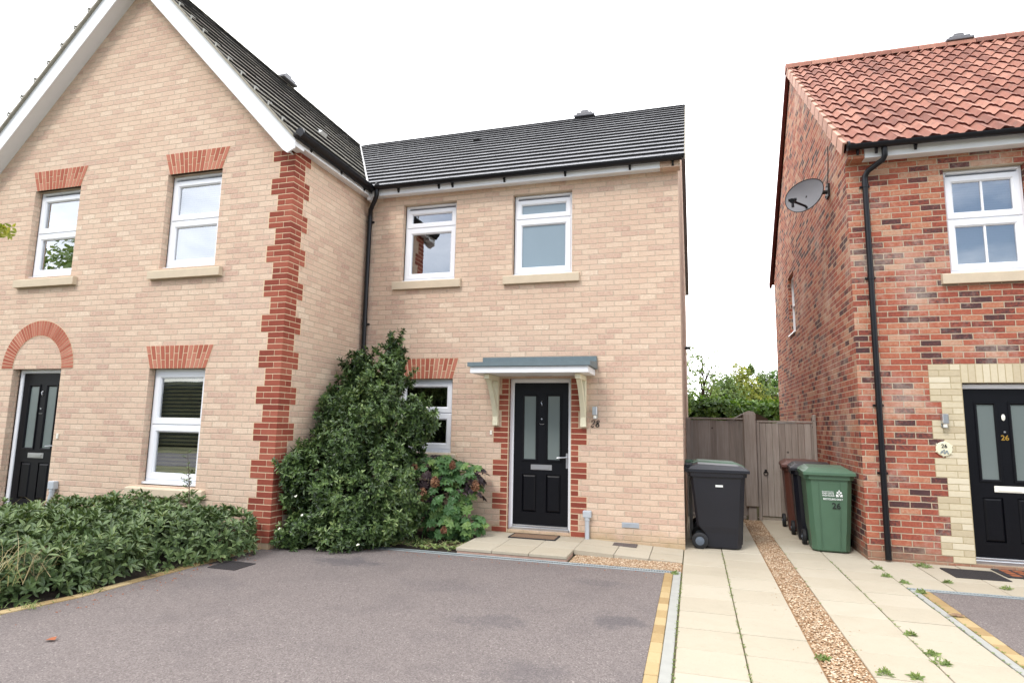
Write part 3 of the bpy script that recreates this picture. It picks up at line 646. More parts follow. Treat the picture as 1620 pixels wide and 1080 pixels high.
b = MB(); b.tube([(XA1, 17.0-4.8, 3.05), (XA1+.10, 12.2, 3.05)], .03, 10); b.build('overflow_pipe', M['blackplastic'], A, True, auto=40)

# ================================================================== GABLED HOUSE (left)
XB, YB, XB0 = -4.88, 6.35, -10.60
B = thing('gabled_house', 'cream brick house with tall white-edged front gable, red corner bricks and arched black front door', 'house', ((XB+XB0)/2, YB, 0))
holesB = [(-6.94, -6.02, 3.53, 4.865), (-9.45, -8.545, 3.53, 4.865), (-6.94, -6.02, .655, 2.165), (-9.445, -8.51, .12, 2.18)]
mb = MB(); wall_face(mb, 'Y', YB, -1, XB0, XB, -.2, 4.95, holesB, .10)
gzl = GZ-.30-GS*0
mb.add([(XB0, YB, 4.95), (XB, YB, 4.95), (XB, YB, GZ-GS*(XB-GX)-.04), (GX, YB, GZ-.06), (XB0, YB, GZ-GS*(GX-XB0)-.04)], [(0, 1, 2, 3, 4)])
wall_face(mb, 'X', XB, 1, YB, 16.3, -.2, 5.12, [], .1)
wall_face(mb, 'X', XB0, -1, YB, 16.3, -.2, 5.12, [], .1)
mb.add([(XB0, 16.3, -.2), (XB0, 16.3, 5.1), (GX, 16.3, GZ-.06), (XB, 16.3, 5.1), (XB, 16.3, -.2)], [(0, 1, 2, 3, 4)])
mb.build('brick_wall', M['cream'], B)
gc = 1/math.hypot(1, GS); gs_ = GS*gc; XE = -4.72; ZE = GZ-GS*(XE-GX); glen = (XE-GX)/gc
def clipG(s):
    z = ZE+gs_*s
    yv = EY+(z-EZ)/sl if z < RZ-.02 else 16.4
    return (6.10, max(yv, EY) if z < RZ-.02 else 16.4)
mb = MB(); tiled_slope(mb, (XE, 0, ZE), (0, 1, 0), (-gc, 0, gs_), (gs_, 0, gc), glen, .335, .30, clipG, thick=.036, rs=5)
tiled_slope(mb, (2*GX-XE, 0, ZE), (0, 1, 0), (gc, 0, gs_), (-gs_, 0, gc), glen, .335, .30, lambda s: (6.10, 16.4), thick=.036, rs=6)
mb.add([(XE, 6.12, ZE-.02), (XE, 8.05, ZE-.02), (-7.5, 12.2, RZ-.1), (GX, 16.4, GZ-.02), (GX, 6.12, GZ-.02)], [(0, 1, 2, 3, 4)], 1)
mb.add([(2*GX-XE, 6.12, ZE-.02), (GX, 6.12, GZ-.02), (GX, 16.4, GZ-.02), (2*GX-XE, 16.4, ZE-.02)], [(0, 1, 2, 3)], 1)
rfB = mb.build('roof', [M['slate2'], M['tiledge']], B)
mb = MB()
for i in range(23):
    y0, y1 = 6.1+i*.44, 6.1+(i+1)*.44-.008; mb.add([(GX-.12, y0, GZ-.07), (GX-.12, y1, GZ-.07), (GX, y1, GZ+.05), (GX, y0, GZ+.05), (GX+.12, y1, GZ-.07), (GX+.12, y0, GZ-.07)], [(0, 1, 2, 3), (3, 2, 4, 5), (0, 3, 5)])
mb.build('ridge_tiles', M['slate2'], rfB)
ridge_terminal(rfB, GX, 9.6, GZ+.05, 'Y')
# barge boards, soffit, undercloak and verge clips
mb = MB(); sf = MB(); uc = MB(); VT = .31
for s_ in (1, -1):
    ex = GX+s_*(XE-GX-.02); ez = GZ-GS*(XE-GX-.02); nx = GX+s_*.001
    bt = [(ex, 6.13, ez-.03), (ex, 6.13, ez-.03-.13), (ex-s_*.10, 6.13, ez-.03-.18), (ex-s_*.17, 6.13, ez-.03-VT+.17*GS), (nx, 6.13, GZ-.03-VT-.03), (nx, 6.13, GZ-.03)]
    if s_ < 0: bt = bt[::-1]
    mb.prism(bt, (0, .022, 0))
    zz = lambda x: GZ-GS*abs(x-GX)
    sx = ex-s_*.17
    q = [(sx, 6.152, zz(sx)-.03-VT+.02), (nx, 6.152, zz(nx)-VT-.01), (nx, YB, zz(nx)-VT-.01), (sx, YB, zz(sx)-.03-VT+.02)]
    sf.prism(q, (0, 0, .02))
    uc.prism([(ex, 6.09, ez-.028), (nx, 6.09, GZ-.028), (nx, 6.09, GZ+.012), (ex, 6.09, ez+.012)], (0, .26, 0))
mb.build('barge_board', M['soffit'], B); sf.build('soffit', M['soffit'], B); uc.build('undercloak', M['undercloak'], rfB)
k = 0; s = .30
clip0 = None
while s < glen-.1:
    for s_ in (1, -1):
        x = GX+s_*(XE-GX-gc*s); z = ZE+gs_*s
        b = MB(); b.prism([(x+s_*.020, 6.082, z+.0), (x+s_*.030, 6.082, z+.045), (x+s_*.012, 6.082, z+.062), (x+s_*.002, 6.082, z+.015)], (0, .010, 0)); b.prism([(x+s_*.030, 6.082, z+.046), (x+s_*.008, 6.082, z+.066), (x+s_*.008, 6.15, z+.066), (x+s_*.030, 6.15, z+.046)], (0, 0, .006))
        b.build('verge_clip', M['concrete'], rfB)
    s += .335
# side fascia, box end and gutter
mb = MB(); mb.bbox(-4.775, -4.755, 6.152, 8.12, 4.99, 5.12, .003); mb.box(-4.88, -4.775, 6.36, 8.15, 5.0, 5.02)
mb.bbox(-4.88, -4.757, 6.135, 6.36, 4.955, 5.05, .003); mb.box(-4.80, -4.74, 8.03, 8.17, 4.93, 4.985); mb.build('fascia', M['soffit'], B)
gutter_line(B, (-4.695, 6.16, 5.12), (-4.695, 8.0, 5.11), (.33, 1.05, 1.68), out=(1, 0, 0))
roof_vent(rfB, (XE-gc*1.62, 8.25, ZE+gs_*1.62+.01), (-gc, 0, gs_), (0, 1, 0), (gs_, 0, gc), M['valley'], .2, .17, .06)
for i in (0, 1):
    x0, x1 = holesB[i][:2]
    window(B, x0+.01, x1-.005, 3.555, 4.865, YB+.095, 4.215, 'white' if i == 0 else 'clear', sill=(x0-.125, x1+.14, 3.375, 3.49, .07), yw=YB)
    flat_arch(B, x0+.03, x1-.005, 4.865, 5.17, .11, YB, nb=14)
window(B, -6.93, -6.03, .70, 2.165, YB+.095, 1.43, 'wood', vent=False, sill=(-7.08, -5.86, .53, .63, .07), yw=YB)
flat_arch(B, -6.93, -6.015, 2.165, 2.47, .10, YB, nb=14)
door(B, -9.42, .12, YB+.10)
# semicircular arch over the door: header bricks on edge
mb = MB(); cx, r0_, r1_, zc = -8.985, .475, .69, 2.185
n = 40
for i in range(n):
    a, b = math.pi*(i+.09)/n, math.pi*(i+.91)/n
    q = [(cx+r0_*math.cos(a), YB-.006, zc+r0_*math.sin(a)), (cx+r1_*math.cos(a), YB-.006, zc+r1_*math.sin(a)), (cx+r1_*math.cos(b), YB-.006, zc+r1_*math.sin(b)), (cx+r0_*math.cos(b), YB-.006, zc+r0_*math.sin(b))]
    g = [(x, YB+.02, z) for x, _, z in q]; mb.add(q+g, [(0, 1, 2, 3), (0, 4, 5, 1), (1, 5, 6, 2), (2, 6, 7, 3), (3, 7, 4, 0)])
    A_, B2_ = math.pi*i/n, math.pi*(i+1)/n
    mb.add([(cx+(r0_-.008)*math.cos(A_), YB-.003, zc+(r0_-.008)*math.sin(A_)), (cx+(r1_+.008)*math.cos(A_), YB-.003, zc+(r1_+.008)*math.sin(A_)), (cx+(r1_+.008)*math.cos(B2_), YB-.003, zc+(r1_+.008)*math.sin(B2_)), (cx+(r0_-.008)*math.cos(B2_), YB-.003, zc+(r0_-.008)*math.sin(B2_))], [(0, 1, 2, 3)], 1)
mb.build('round_brick_arch', [M['orangebrick'], M['mortar']], B)
# red brick quoins wrapping the corner: three wide courses, three narrow
mb = MB(); nco = 66
for k in range(nco):
    z0 = .06+.075*k
    if z0 > 4.96: break
    ph = (k+2) % 6; wide = ph < 3; ev = k % 2
    xs = [.335, .45][0] if wide else .225
    # front face (leftwards) and side face (backwards): stretcher / header alternate through the corner
    Lf = .34 if wide else .225; Ls = .34 if wide else .225
    cf, csd = (.2225, .1075) if ev else (.1075, .2225)
    def fr(a, b): mb.bbox(XB-b+.004, XB-a-.004 if a > 0 else XB+.006, YB-.006, YB+.03, z0+.0055, z0+.0695, .002)
    def sd_(a, b): mb.bbox(XB-.03, XB+.006, YB+a+.004 if a > 0 else YB-.0055, YB+b-.004, z0+.0055, z0+.0695, .002)
    mb.box(XB-Lf-.006, XB+.002, YB-.002, YB+.02, z0, z0+.075, 1); mb.box(XB-.02, XB+.0022, YB-.0018, YB+Ls+.006, z0, z0+.075, 1)
    mb.bbox(XB-cf+.004, XB+.006, YB-.006, YB+csd-.004, z0+.0055, z0+.0695, .002)
    cuts = [cf]
    while cuts[-1] < Lf-.02: cuts.append(min(Lf, cuts[-1]+(.225 if Lf-cuts[-1] > .2 else .1125)))
    for a, b in zip(cuts, cuts[1:]):
        if b-a > .03: fr(a, b)
    cuts = [csd]
    while cuts[-1] < Ls-.02: cuts.append(min(Ls, cuts[-1]+(.225 if Ls-cuts[-1] > .2 else .1125)))
    for a, b in zip(cuts, cuts[1:]):
        if b-a > .03: sd_(a, b)
mb.build('red_brick_quoin', [M['redbrick'], M['mortar']], B)
b = MB(); b.bbox(-8.435, -8.41, YB-.02, YB, 1.21, 1.28, .004); b.build('doorbell', M['whitebright'], B)

# ================================================================== RED HOUSE 26 (right)
XC, YC, XC1 = 1.96, 8.45, 8.2
H = thing('red_brick_house', 'mixed red brick house number 26 with terracotta pantile roof and buff bricks round its door', 'house', ((XC+XC1)/2, YC, 0))
holesC = [(3.045, 3.90, 3.43, 4.77), (3.06, 3.96, .03, 2.11)]
mb = MB(); wall_face(mb, 'Y', YC, -1, XC, XC1, -.2, 5.1, holesC, .085)
CEY, CEZ, CRY, CRZ = 8.24, 5.12, 12.15, 8.53; csl = (CRZ-CEZ)/(CRY-CEY)
wall_face(mb, 'X', XC, -1, YC, 15.8, -.2, 5.1, [(12.93, 13.66, 3.44, 4.66)], .10)
mb.add([(XC, YC, 5.1), (XC, CRY, CRZ-.05), (XC, 15.8, 5.1)], [(0, 1, 2)][::1])
mb.add([(XC1, YC, -.2), (XC1, 15.8, -.2), (XC1, 15.8, 5.1), (XC1, CRY, CRZ-.05), (XC1, YC, 5.1)], [(0, 1, 2, 3, 4)]); mb.add([(XC, 15.8, -.2), (XC, 15.8, 5.1), (XC1, 15.8, 5.1), (XC1, 15.8, -.2)], [(0, 1, 2, 3)])
mb.box(XC, 2.145, CEY+.04, YC-.001, 4.95, 5.10)
mb.build('brick_wall', M['redmix'], H)
# pantiles: each tile an S-shaped strip
cc = 1/math.hypot(1, csl); cU = Vector((0, cc, csl*cc)); cN = Vector((0, -csl*cc, cc)); clen = math.hypot(CRY-CEY, CRZ-CEZ)
O = Vector((1.93, CEY-.04, CEZ-.03)); mb = MB(); gpt = .335; tw = .187; nc = 34; ns = 8; nrows = 16
prof = lambda q: .022*math.sin(2*math.pi*(q+.1))+.010*math.sin(4*math.pi*(q+.1)+.6)
rr = random.Random(4)
for r_ in range(nrows):
    s0 = r_*gpt; s1 = min((r_+1)*gpt+.02, clen+.06)
    if s0 > clen: break
    for c_ in range(nc):
        lo = []; hi = []; bt = []; t0 = .038+rr.uniform(-.003, .003); sk = rr.uniform(-.004, .004)
        for q in range(ns+1):
            u = c_*tw+q*tw/ns*.995; w_ = prof(q/ns)
            lo.append(O+Vector((u, 0, 0))+cU*(s0+sk)+cN*(t0+w_)); hi.append(O+Vector((u, 0, 0))+cU*s1+cN*(.012+w_)); bt.append(O+Vector((u, 0, 0))+cU*(s0+sk+.004)+cN*(t0+w_-.030))
        n1 = ns+1; mb.add(lo+hi, [(i, i+1, n1+i+1, n1+i) for i in range(ns)], 0)
        mb.add(bt+lo, [(i, i+1, n1+i+1, n1+i) for i in range(ns)], 1)
mb.add([O+cN*-.03, O+Vector((6.3, 0, 0))+cN*-.03, O+Vector((6.3, 0, 0))+cU*clen+cN*-.03, O+cU*clen+cN*-.03], [(0, 1, 2, 3)], 1)
rfC = mb.build('roof', [M['pantile'], M['tiledge_red']], H, True, auto=60)
mb = MB(); mb.add([(1.93, CRY, CRZ), (XC1+.1, CRY, CRZ), (XC1+.1, 16.1, CRZ-csl*(16.1-CRY)), (1.93, 16.1, CRZ-csl*(16.1-CRY))], [(0, 1, 2, 3)])
mb.prism([(1.88, CRY, CRZ+.05), (1.88, 16.12, CRZ-csl*(16.12-CRY)+.05), (1.88, 16.12, CRZ-csl*(16.12-CRY)-.06), (1.88, CRY, CRZ-.06)], (.06, 0, 0)); mb.build('rear_roof_slope', M['tiledge_red'], H)
mb = MB()
for i in range(15):
    x0, x1 = 1.87+i*.45, 1.87+(i+1)*.45-.008
    P_ = [(-.13, -.06), (-.11, .02), (-.06, .07), (0, .09), (.06, .07), (.11, .02), (.13, -.06)]
    vs = [(x, CRY+a, CRZ+b+.01) for x in (x0, x1) for a, b in P_]; mb.add(vs, [(k, 7+k, 8+k, k+1) for k in range(6)]+[tuple(range(7)), tuple(range(13, 6, -1))])
mb.build('ridge_tiles', M['pantile'], rfC)
ridge_terminal(rfC, 4.78, CRY, CRZ+.08)
mb = MB()     # cloaked verge: one L-shaped unit per course
for r_ in range(nrows):
    s0 = r_*gpt; s1 = min(s0+gpt+.03, clen+.02); t0 = .052; a = O+cU*s0; b = O+cU*s1
    x = Vector((-.045, 0, 0)); X2 = Vector((.035, 0, 0))
    vs = [a+x+cN*t0, a+X2+cN*t0, b+X2+cN*(t0-.03), b+x+cN*(t0-.03), a+x-cN*.115, b+x-cN*.13, a+x+Vector((.02, 0, 0))-cN*.115, b+x+Vector((.02, 0, 0))-cN*.13, a+X2+cN*(t0-.03), a+x+Vector((.02, 0, 0))+cN*(t0-.02)]
    mb.add(vs, [(0, 1, 2, 3), (0, 3, 5, 4), (4, 5, 7, 6), (0, 4, 6, 9), (0, 9, 8, 1)]); mb.add([a+x*1.04+cN*(t0-.002)-cU*.004, a+x*1.04-cN*.117-cU*.004, a+x*1.04-cN*.117+cU*.006, a+x*1.04+cN*(t0-.004)+cU*.006], [(0, 1, 2, 3)], 1)
vo = mb.build('verge', [simple('terracotta_verge', (190, 146, 126), .75, var=.1, scale=12, bmp=.2, island=.12), M['tiledge_red']], rfC)
mb = MB(); mb.bbox(2.148, XC1, CEY+.035, CEY+.055, 4.945, 5.11, .003); mb.box(2.148, XC1, CEY+.056, YC, 4.96, 4.98); mb.build('fascia', M['soffit'], H)
gutter_line(H, (1.94, CEY-.06, 5.085), (8.2, CEY-.06, 5.075), (.12, .33, .76, 1.93, 2.9, 3.9))
window(H, 3.052, 3.895, 3.46, 4.77, YC+.08, 4.135, 'grey', bars=True, sill=(2.935, 4.01, 3.305, 3.43, .06), yw=YC)
mb = MB(); X_ = XC+.095
for (a, b, c, d) in ((12.935, 12.99, 3.46, 4.655), (13.60, 13.655, 3.46, 4.655), (12.99, 13.60, 3.46, 3.52), (12.99, 13.60, 4.60, 4.655), (12.99, 13.60, 4.03, 4.08)): mb.bbox(X_-.03, X_+.04, a, b, c, d, .004)
mb.bbox(XC-.03, X_+.0, 12.90, 13.69, 3.425, 3.455, .004)
w = mb.build('window', M['upvc'], H); mb = MB(); mb.add([(X_+.01, 12.99, 3.52), (X_+.01, 12.99, 4.6), (X_+.01, 13.6, 4.6), (X_+.01, 13.6, 3.52)], [(0, 1, 2, 3)]); mb.build('pane', M['frost'], w)
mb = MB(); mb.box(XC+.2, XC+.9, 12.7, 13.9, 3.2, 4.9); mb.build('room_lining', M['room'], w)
door(H, 3.035, .035, YC+.085, knocker='gold', letter_mat='whitebright', num=('26', .082, (3.49, YC+.105, 1.44)))
# buff toothed jamb and soldier course
mb = MB(); hC = .0741
for k in range(0, 28):
    z0 = .030+hC*k; wide = ((27-k)//3) % 2 == 0; w_ = .335 if wide else .222
    for s_ in (-1, 1):
        x = 3.06 if s_ < 0 else 3.96
        a, b = (x-w_, x) if s_ < 0 else (x, x+w_)
        mb.box(a, b+.003*(s_ < 0), YC-.003, YC+.02, z0, z0+hC, 1)
        cuts = [0, .111 if k % 2 else .222]
        while cuts[-1] < w_-.02: cuts.append(min(w_, cuts[-1]+.222))
        for p, q in zip(cuts, cuts[1:]):
            u0_, u1_ = (x-q, x-p) if s_ < 0 else (x+p, x+q)
            if q-p > .03: mb.bbox(u0_+.004, u1_-.004, YC-.006, YC+.01, z0+.0045, z0+hC-.0045, .0015)
z0, z1 = .030+28*hC, .030+28*hC+.225
mb.box(2.725, 4.3, YC-.003, YC+.02, z0, z1, 1)
i = 0; x = 3.06
while x < 4.25: mb.bbox(x+.004, x+.070, YC-.006, YC+.01, z0+.004, z1-.004, .0015); x += .0748
for r_ in range(3):
    for (a, b) in (((2.725, 2.945), (2.95, 3.055)) if r_ % 2 == 0 else ((2.725, 2.83), (2.835, 3.055))): mb.bbox(a+.003, b-.003, YC-.006, YC+.01, z0+r_*.075+.004, z0+r_*.075+.071, .0015)
mb.build('buff_door_surround', [M['buff'], simple('grey_buff_mortar', (176, 162, 130), .95, var=.1, scale=30)], H)
downpipe(H, [(2.355, 8.215, 5.06), (2.355, 8.215, 4.93), (2.34, 8.24, 4.89), (2.20, 8.37, 4.81), (2.168, 8.40, 4.75), (2.165, 8.405, 4.66), (2.165, 8.405, .02)], (4.62, 3.42, 1.83, 1.02))
b = MB(); pts = [(1.955, 9.35, 5.62), (1.952, 9.36, 5.4), (1.95, 9.42, 5.15), (1.93, 9.46, 5.04)]; b.tube(pts, .006, 6); b.build('aerial_cable', M['blackplastic'], H)

# ================================================================== things fixed to the walls
def wall_lamp(x, y, z, label):
    t = thing('wall_lamp', label, 'wall lamp', (x, y, z), 'wall lamps beside the front doors')
    b = MB(); b.bbox(x-.028, x+.028, y-.02, y, z-.075, z+.08, .004); b.build('back_plate', M['galv'], t)
    b = MB(); b.bbox(x-.032, x+.032, y-.085, y-.02, z-.035, z+.08, .006); b.build('lamp_body', M['silver'], t)
    b = MB(); b.tube([(x, y-.052, z-.036), (x, y-.052, z-.075)], .022, 14); b.build('lamp_glass', M['whitebright'], t, True, auto=40)
    b = MB(); b.tube([(x, y-.052, z-.076), (x, y-.052, z-.082)], .030, 14); b.build('end_cap', M['galv'], t, True, auto=40)
wall_lamp(-1.268, 8.2, 1.695, 'small steel lamp on cream brick, right of the porch canopy, above the black 28')
wall_lamp(2.842, 8.444, 1.655, 'small steel lamp on red and buff brick, left of door 26, above the round plaque')
hn = thing('house_number', 'black italic metal numerals 28 on cream brick, below the lamp beside the porch', 'house number', (-1.266, 8.198, 1.50))
def digit(pts, rad, x0, h, parent):
    b = MB(); P_ = []
    for a, c in zip(pts, pts[1:]):
        for k in range(4): P_.append((a[0]+(c[0]-a[0])*k/4, a[1]+(c[1]-a[1])*k/4))
    P_.append(pts[-1]); Rr = np.interp(np.linspace(0, 1, len(P_)), np.linspace(0, 1, len(rad)), rad).tolist()
    b.tube([(x0+(x+.22*z)*h, 8.186, 1.502+z*h) for x, z in P_], .01, 8, radii=[r*h*.85 for r in Rr]); b.build('digit', M['darkmetal'], parent, True)
digit([(.02, .74), (.06, .92), (.22, 1.0), (.40, .94), (.46, .76), (.36, .52), (.16, .26), (.0, .04), (.12, .10), (.28, .03), (.42, .04), (.50, .20)], [.08, .05, .04, .06, .09, .08, .04, .04, .08, .08, .07, .03], -1.335, .094, hn)
digit([(.24, .54), (.08, .66), (.06, .84), (.22, .99), (.38, .88), (.36, .68), (.24, .54), (.06, .38), (.02, .18), (.18, .01), (.38, .06), (.46, .26), (.36, .44), (.24, .54)], [.07, .08, .08, .04, .07, .07, .08, .09, .09, .04, .07, .09, .08, .07], -1.268, .094, hn)
pq = thing('house_plaque', 'round cream ceramic plaque reading 26 on the brick left of the black door', 'plaque', (2.825, 8.444, 1.32))
b = MB(); b.tube([(2.825, 8.444, 1.325), (2.825, 8.430, 1.325), (2.825, 8.424, 1.325)], .085, 28, radii=[.085, .085, .078])
for k in range(6):
    a = .4+2*math.pi*k/6; b.tube([(2.825+.082*math.cos(a), 8.436, 1.325+.082*math.sin(a)), (2.825+.096*math.cos(a), 8.436, 1.325+.094*math.sin(a))], .009, 7)
b.build('disc', M['creampaint'], pq, True, auto=40)
text('26', 'numerals', .062, (2.825, 8.422, 1.338), M['blackprint'], pq, ext=.001)
b = MB()
for (dx, dz, rx_) in ((-.025, -.03, .012), (.0, -.045, .014), (.022, -.028, .013), (-.005, -.015, .010), (.035, -.05, .009), (-.038, -.045, .009)):
    b.tube([(2.825+dx, 8.424, 1.325+dz), (2.825+dx, 8.418, 1.325+dz)], rx_, 7)
b.build('motif', M['galv'], pq)
# satellite dish on the side wall of number 26
dt = thing('satellite_dish', 'grey oval satellite dish on a bracket high on the red side wall', 'satellite dish', (1.95, 9.46, 4.98))
def dish():
    n = Vector((-.42, -.86, .16)).normalized(); cen = Vector((1.60, 9.26, 4.88))
    a = Vector((.62, -.20, .0)); a = Vector((.86, 0, .52)); a = (a-n*a.dot(n)).normalized(); b_ = n.cross(a).normalized()
    rx, ry = .275, .235; m = MB(); nr, ns_ = 7, 40
    vs = []; 
    for side in (0, 1):
        for r_ in range(nr+1):
            for k in range(ns_):
                q = r_/nr; th = 2*math.pi*k/ns_
                egg = 1-.10*math.cos(th)
                p = cen+a*(rx*q*math.cos(th))+b_*(ry*q*egg*math.sin(th))+n*(.055*(q*q-1))-n*(.004 if side else 0); vs.append(p)
    F = []; N1 = (nr+1)*ns_
    for side in (0, 1):
        for r_ in range(nr):
            for k in range(ns_):
                i0 = side*N1+r_*ns_+k; i1 = side*N1+r_*ns_+(k+1) % ns_; q = (i0, i0+ns_, i1+ns_, i1); F.append(q if side == 0 else q[::-1])
    for k in range(ns_): F.append((nr*ns_+k, N1+nr*ns_+k, N1+nr*ns_+(k+1) % ns_, nr*ns_+(k+1) % ns_))
    m.add(vs, F); m.build('reflector', M['dish'], dt, True, auto=50)
    m = MB(); edge = [cen+a*(rx*math.cos(t_))+b_*(ry*(1-.10*math.cos(t_))*math.sin(t_)) for t_ in [2*math.pi*k/40 for k in range(41)]]; m.tube(edge, .006, 6, caps=False); m.build('rim', M['darkmetal'], dt)
    # feed arm leaves the lower edge and holds the receiver in front of the dish
    vw = (Vector((0, 0, CAMZ))-cen).normalized(); foot = cen+Vector((.03, 0, -.205)); foot -= n*(foot-cen).dot(n); tipp = cen+Vector((-.155, 0, -.075))+vw*.26
    m = MB(); m.tube([foot-n*.02, foot+n*.03, tipp], .017, 8); m.build('feed_arm', M['blackplastic'], dt)
    m = MB(); m.tube([tipp+n*.03+Vector((0, 0, -.01)), tipp-n*.05+Vector((0, 0, .03))], .034, 12); m.tube([tipp+Vector((-.06, 0, .016)), tipp+Vector((.05, 0, .024))], .024, 10); m.tube([tipp, tipp+Vector((0, 0, -.09))], .018, 8); m.build('receiver', M['blackplastic'], dt, True, auto=50)
    m = MB(); m.tube([cen-n*.055, cen-n*.10+Vector((.06, .03, -.02)), (1.88, 9.45, 4.965)], .020, 10); m.bbox(1.93, 1.958, 9.36, 9.54, 4.88, 5.07, .004); m.tube([(1.95, 9.45, 4.965), (1.84, 9.45, 4.965)], .03, 10)
    m.tube([(1.925, 9.40, 5.03), (1.915, 9.40, 5.03)], .016, 8); m.tube([(1.925, 9.50, 4.91), (1.915, 9.50, 4.91)], .016, 8); m.build('wall_bracket', M['darkmetal'], dt, True, auto=40)
dish()
def duct(name, x, y, z0, zt, label, slant=0):
    t = thing(name, label, 'cable duct', (x, y, 0), 'grey plastic cable ducts on the walls')
    b = MB(); b.bbox(x-.055, x+.055, y-.075, y, z0, zt, .008); b.build('cover_box', M['greypipe'], t)
    b = MB(); b.tube([(x, y-.04, z0+.01), (x, y-.04, z0-.05), (x+slant, y-.05-abs(slant)*.3, .08), (x+slant*1.05, y-.05-abs(slant)*.3, -.05)] if slant else [(x, y-.04, z0+.01), (x, y-.04, -.02)], .030, 14); b.tube([(x, y-.04, z0+.0), (x, y-.04, z0-.035)], .036, 14)
    b.build('pipe', M['greypipe'], t, True, auto=40)
duct('cable_duct', -1.372, 8.2, .325, .415, 'grey plastic cable duct with a square cover, right of the black door of number 28')
duct('cable_duct', -8.362, 6.35, .535, .645, 'grey plastic cable duct with a square cover on the gabled house, behind the laurel', slant=-.06)

# ================================================================== GROUND
def sheet(name, poly, z, mat, kind='structure', sub=0):
    b = MB(); b.add([(x, y, z) for x, y in poly], [tuple(range(len(poly)))]); o = b.build(name, mat, org=(poly[0][0], poly[0][1], z)); o['kind'] = kind; return o
sheet('ground', [(-300, -300), (300, -300), (300, 300), (-300, 300)], -.03, M['groundmat'])
sheet('road', [(-60, -9), (60, -9), (60, -3.2), (-60, -3.2)], -.022, simple('dark_road_asphalt', (92, 90, 92), .9, var=.15, scale=30, bmp=.4))
bed_edge = [(-5.28, 2.9), (-5.16, 3.61), (-5.04, 4.13), (-5.02, 4.9), (-5.0, 5.6), (-5.0, 6.3), (-4.75, 6.72), (-4.3, 6.87)]
sheet('driveway', [(-7.5, -3.2), (-.335, -3.2), (-.335, 6.87)]+[(-3.9, 6.87)]+bed_edge[::-1]+[(-7.5, 2.0)], -.006, M['tarmac'])
sheet('driveway', [(2.15, -3.2), (9, -3.2), (9, 7.02), (2.15, 7.02)], -.006, M['tarmac'])
sheet('soil_bed', [(-12, 2.0), (-7.5, 2.0)]+bed_edge+[(-3.9, 6.95), (-2.7, 6.95), (-2.7, 8.3), (-5.1, 8.3), (-12, 8.3)], -.012, M['soil'])
sheet('paving_base', [(-.25, -3.2), (2.04, -3.2), (2.04, 12.2), (-.25, 12.2)], -.014, M['joint'])
sheet('paving_base', [(2.04, 7.02), (9, 7.02), (9, 8.6), (2.04, 8.6)], -.014, M['joint'])
sheet('paving_base', [(-1.42, 6.99), (-.25, 6.99), (-.25, 8.3), (-1.42, 8.3)], -.014, M['joint'])
def slabs(name, xs, ys, z, zf=None, skip=None, g=.004, r_=random.Random(9)):
    b = MB()
    for i in range(len(xs)-1):
        for j in range(len(ys)-1):
            x0, x1, y0, y1 = xs[i]+g, xs[i+1]-g, ys[j]+g, ys[j+1]-g
            if skip and skip((x0+x1)/2, (y0+y1)/2): continue
            dz = r_.uniform(-.0025, .0025); b.bbox(x0, x1, y0, y1, z-.045+dz, z+dz, .004)
    o = b.build(name, M['slab'], org=(xs[0], ys[0], z)); return struct(o)
yy = [-3.0+.45*i for i in range(34)]
slabs('path', [-.155, .30, .76], yy, .0, g=.0045)
slabs('path', [1.04, 1.50, 1.965], [y-.12 for y in yy], .0)
b = MB()
zr = lambda x: .004+.052*max(0, min(1, (-.16-x)/1.25))
for (x0, x1) in ((-1.404, -.935), (-.927, -.535), (-.527, -.162)):
    for (y0, y1) in ((7.404, 7.796), (7.804, 8.198)):
        b.add([(x0, y0, zr(x0)-.05), (x1, y0, zr(x1)-.05), (x1, y1, zr(x1)-.05), (x0, y1, zr(x0)-.05), (x0, y0, zr(x0)), (x1, y0, zr(x1)), (x1, y1, zr(x1)), (x0, y1, zr(x0))], [(0, 3, 2, 1), (4, 5, 6, 7), (0, 1, 5, 4), (1, 2, 6, 5), (2, 3, 7, 6), (3, 0, 4, 7)])
struct(b.build('path', M['slab'], org=(-1.4, 7.4, 0)))
slabs('path', [1.965, 2.4, 2.85, 3.3, 3.75, 4.2, 4.65], [7.12, 7.57, 8.02, 8.45], .0)
# front step of number 28: slabs on a brick riser
b = MB()
for xs_ in ((-2.745, -2.302), (-2.297, -1.855), (-1.850, -1.408)):
    for ys_ in ((6.992, 7.42), (7.425, 7.85), (7.855, 8.2)): b.bbox(xs_[0], xs_[1], ys_[0], ys_[1], .022, .060, .005)
st = b.build('front_step', M['slab'], org=(-2.7, 6.99, 0)); struct(st)
b = MB(); b.bbox(-2.735, -1.415, 7.0, 8.198, -.05, .0215, .004); rs_ = b.build('step_riser', simple('reddish_step_brick', (184, 152, 136), .95, var=.2, scale=14, bmp=.4), org=(-2.7, 6.8, 0)); struct(rs_)
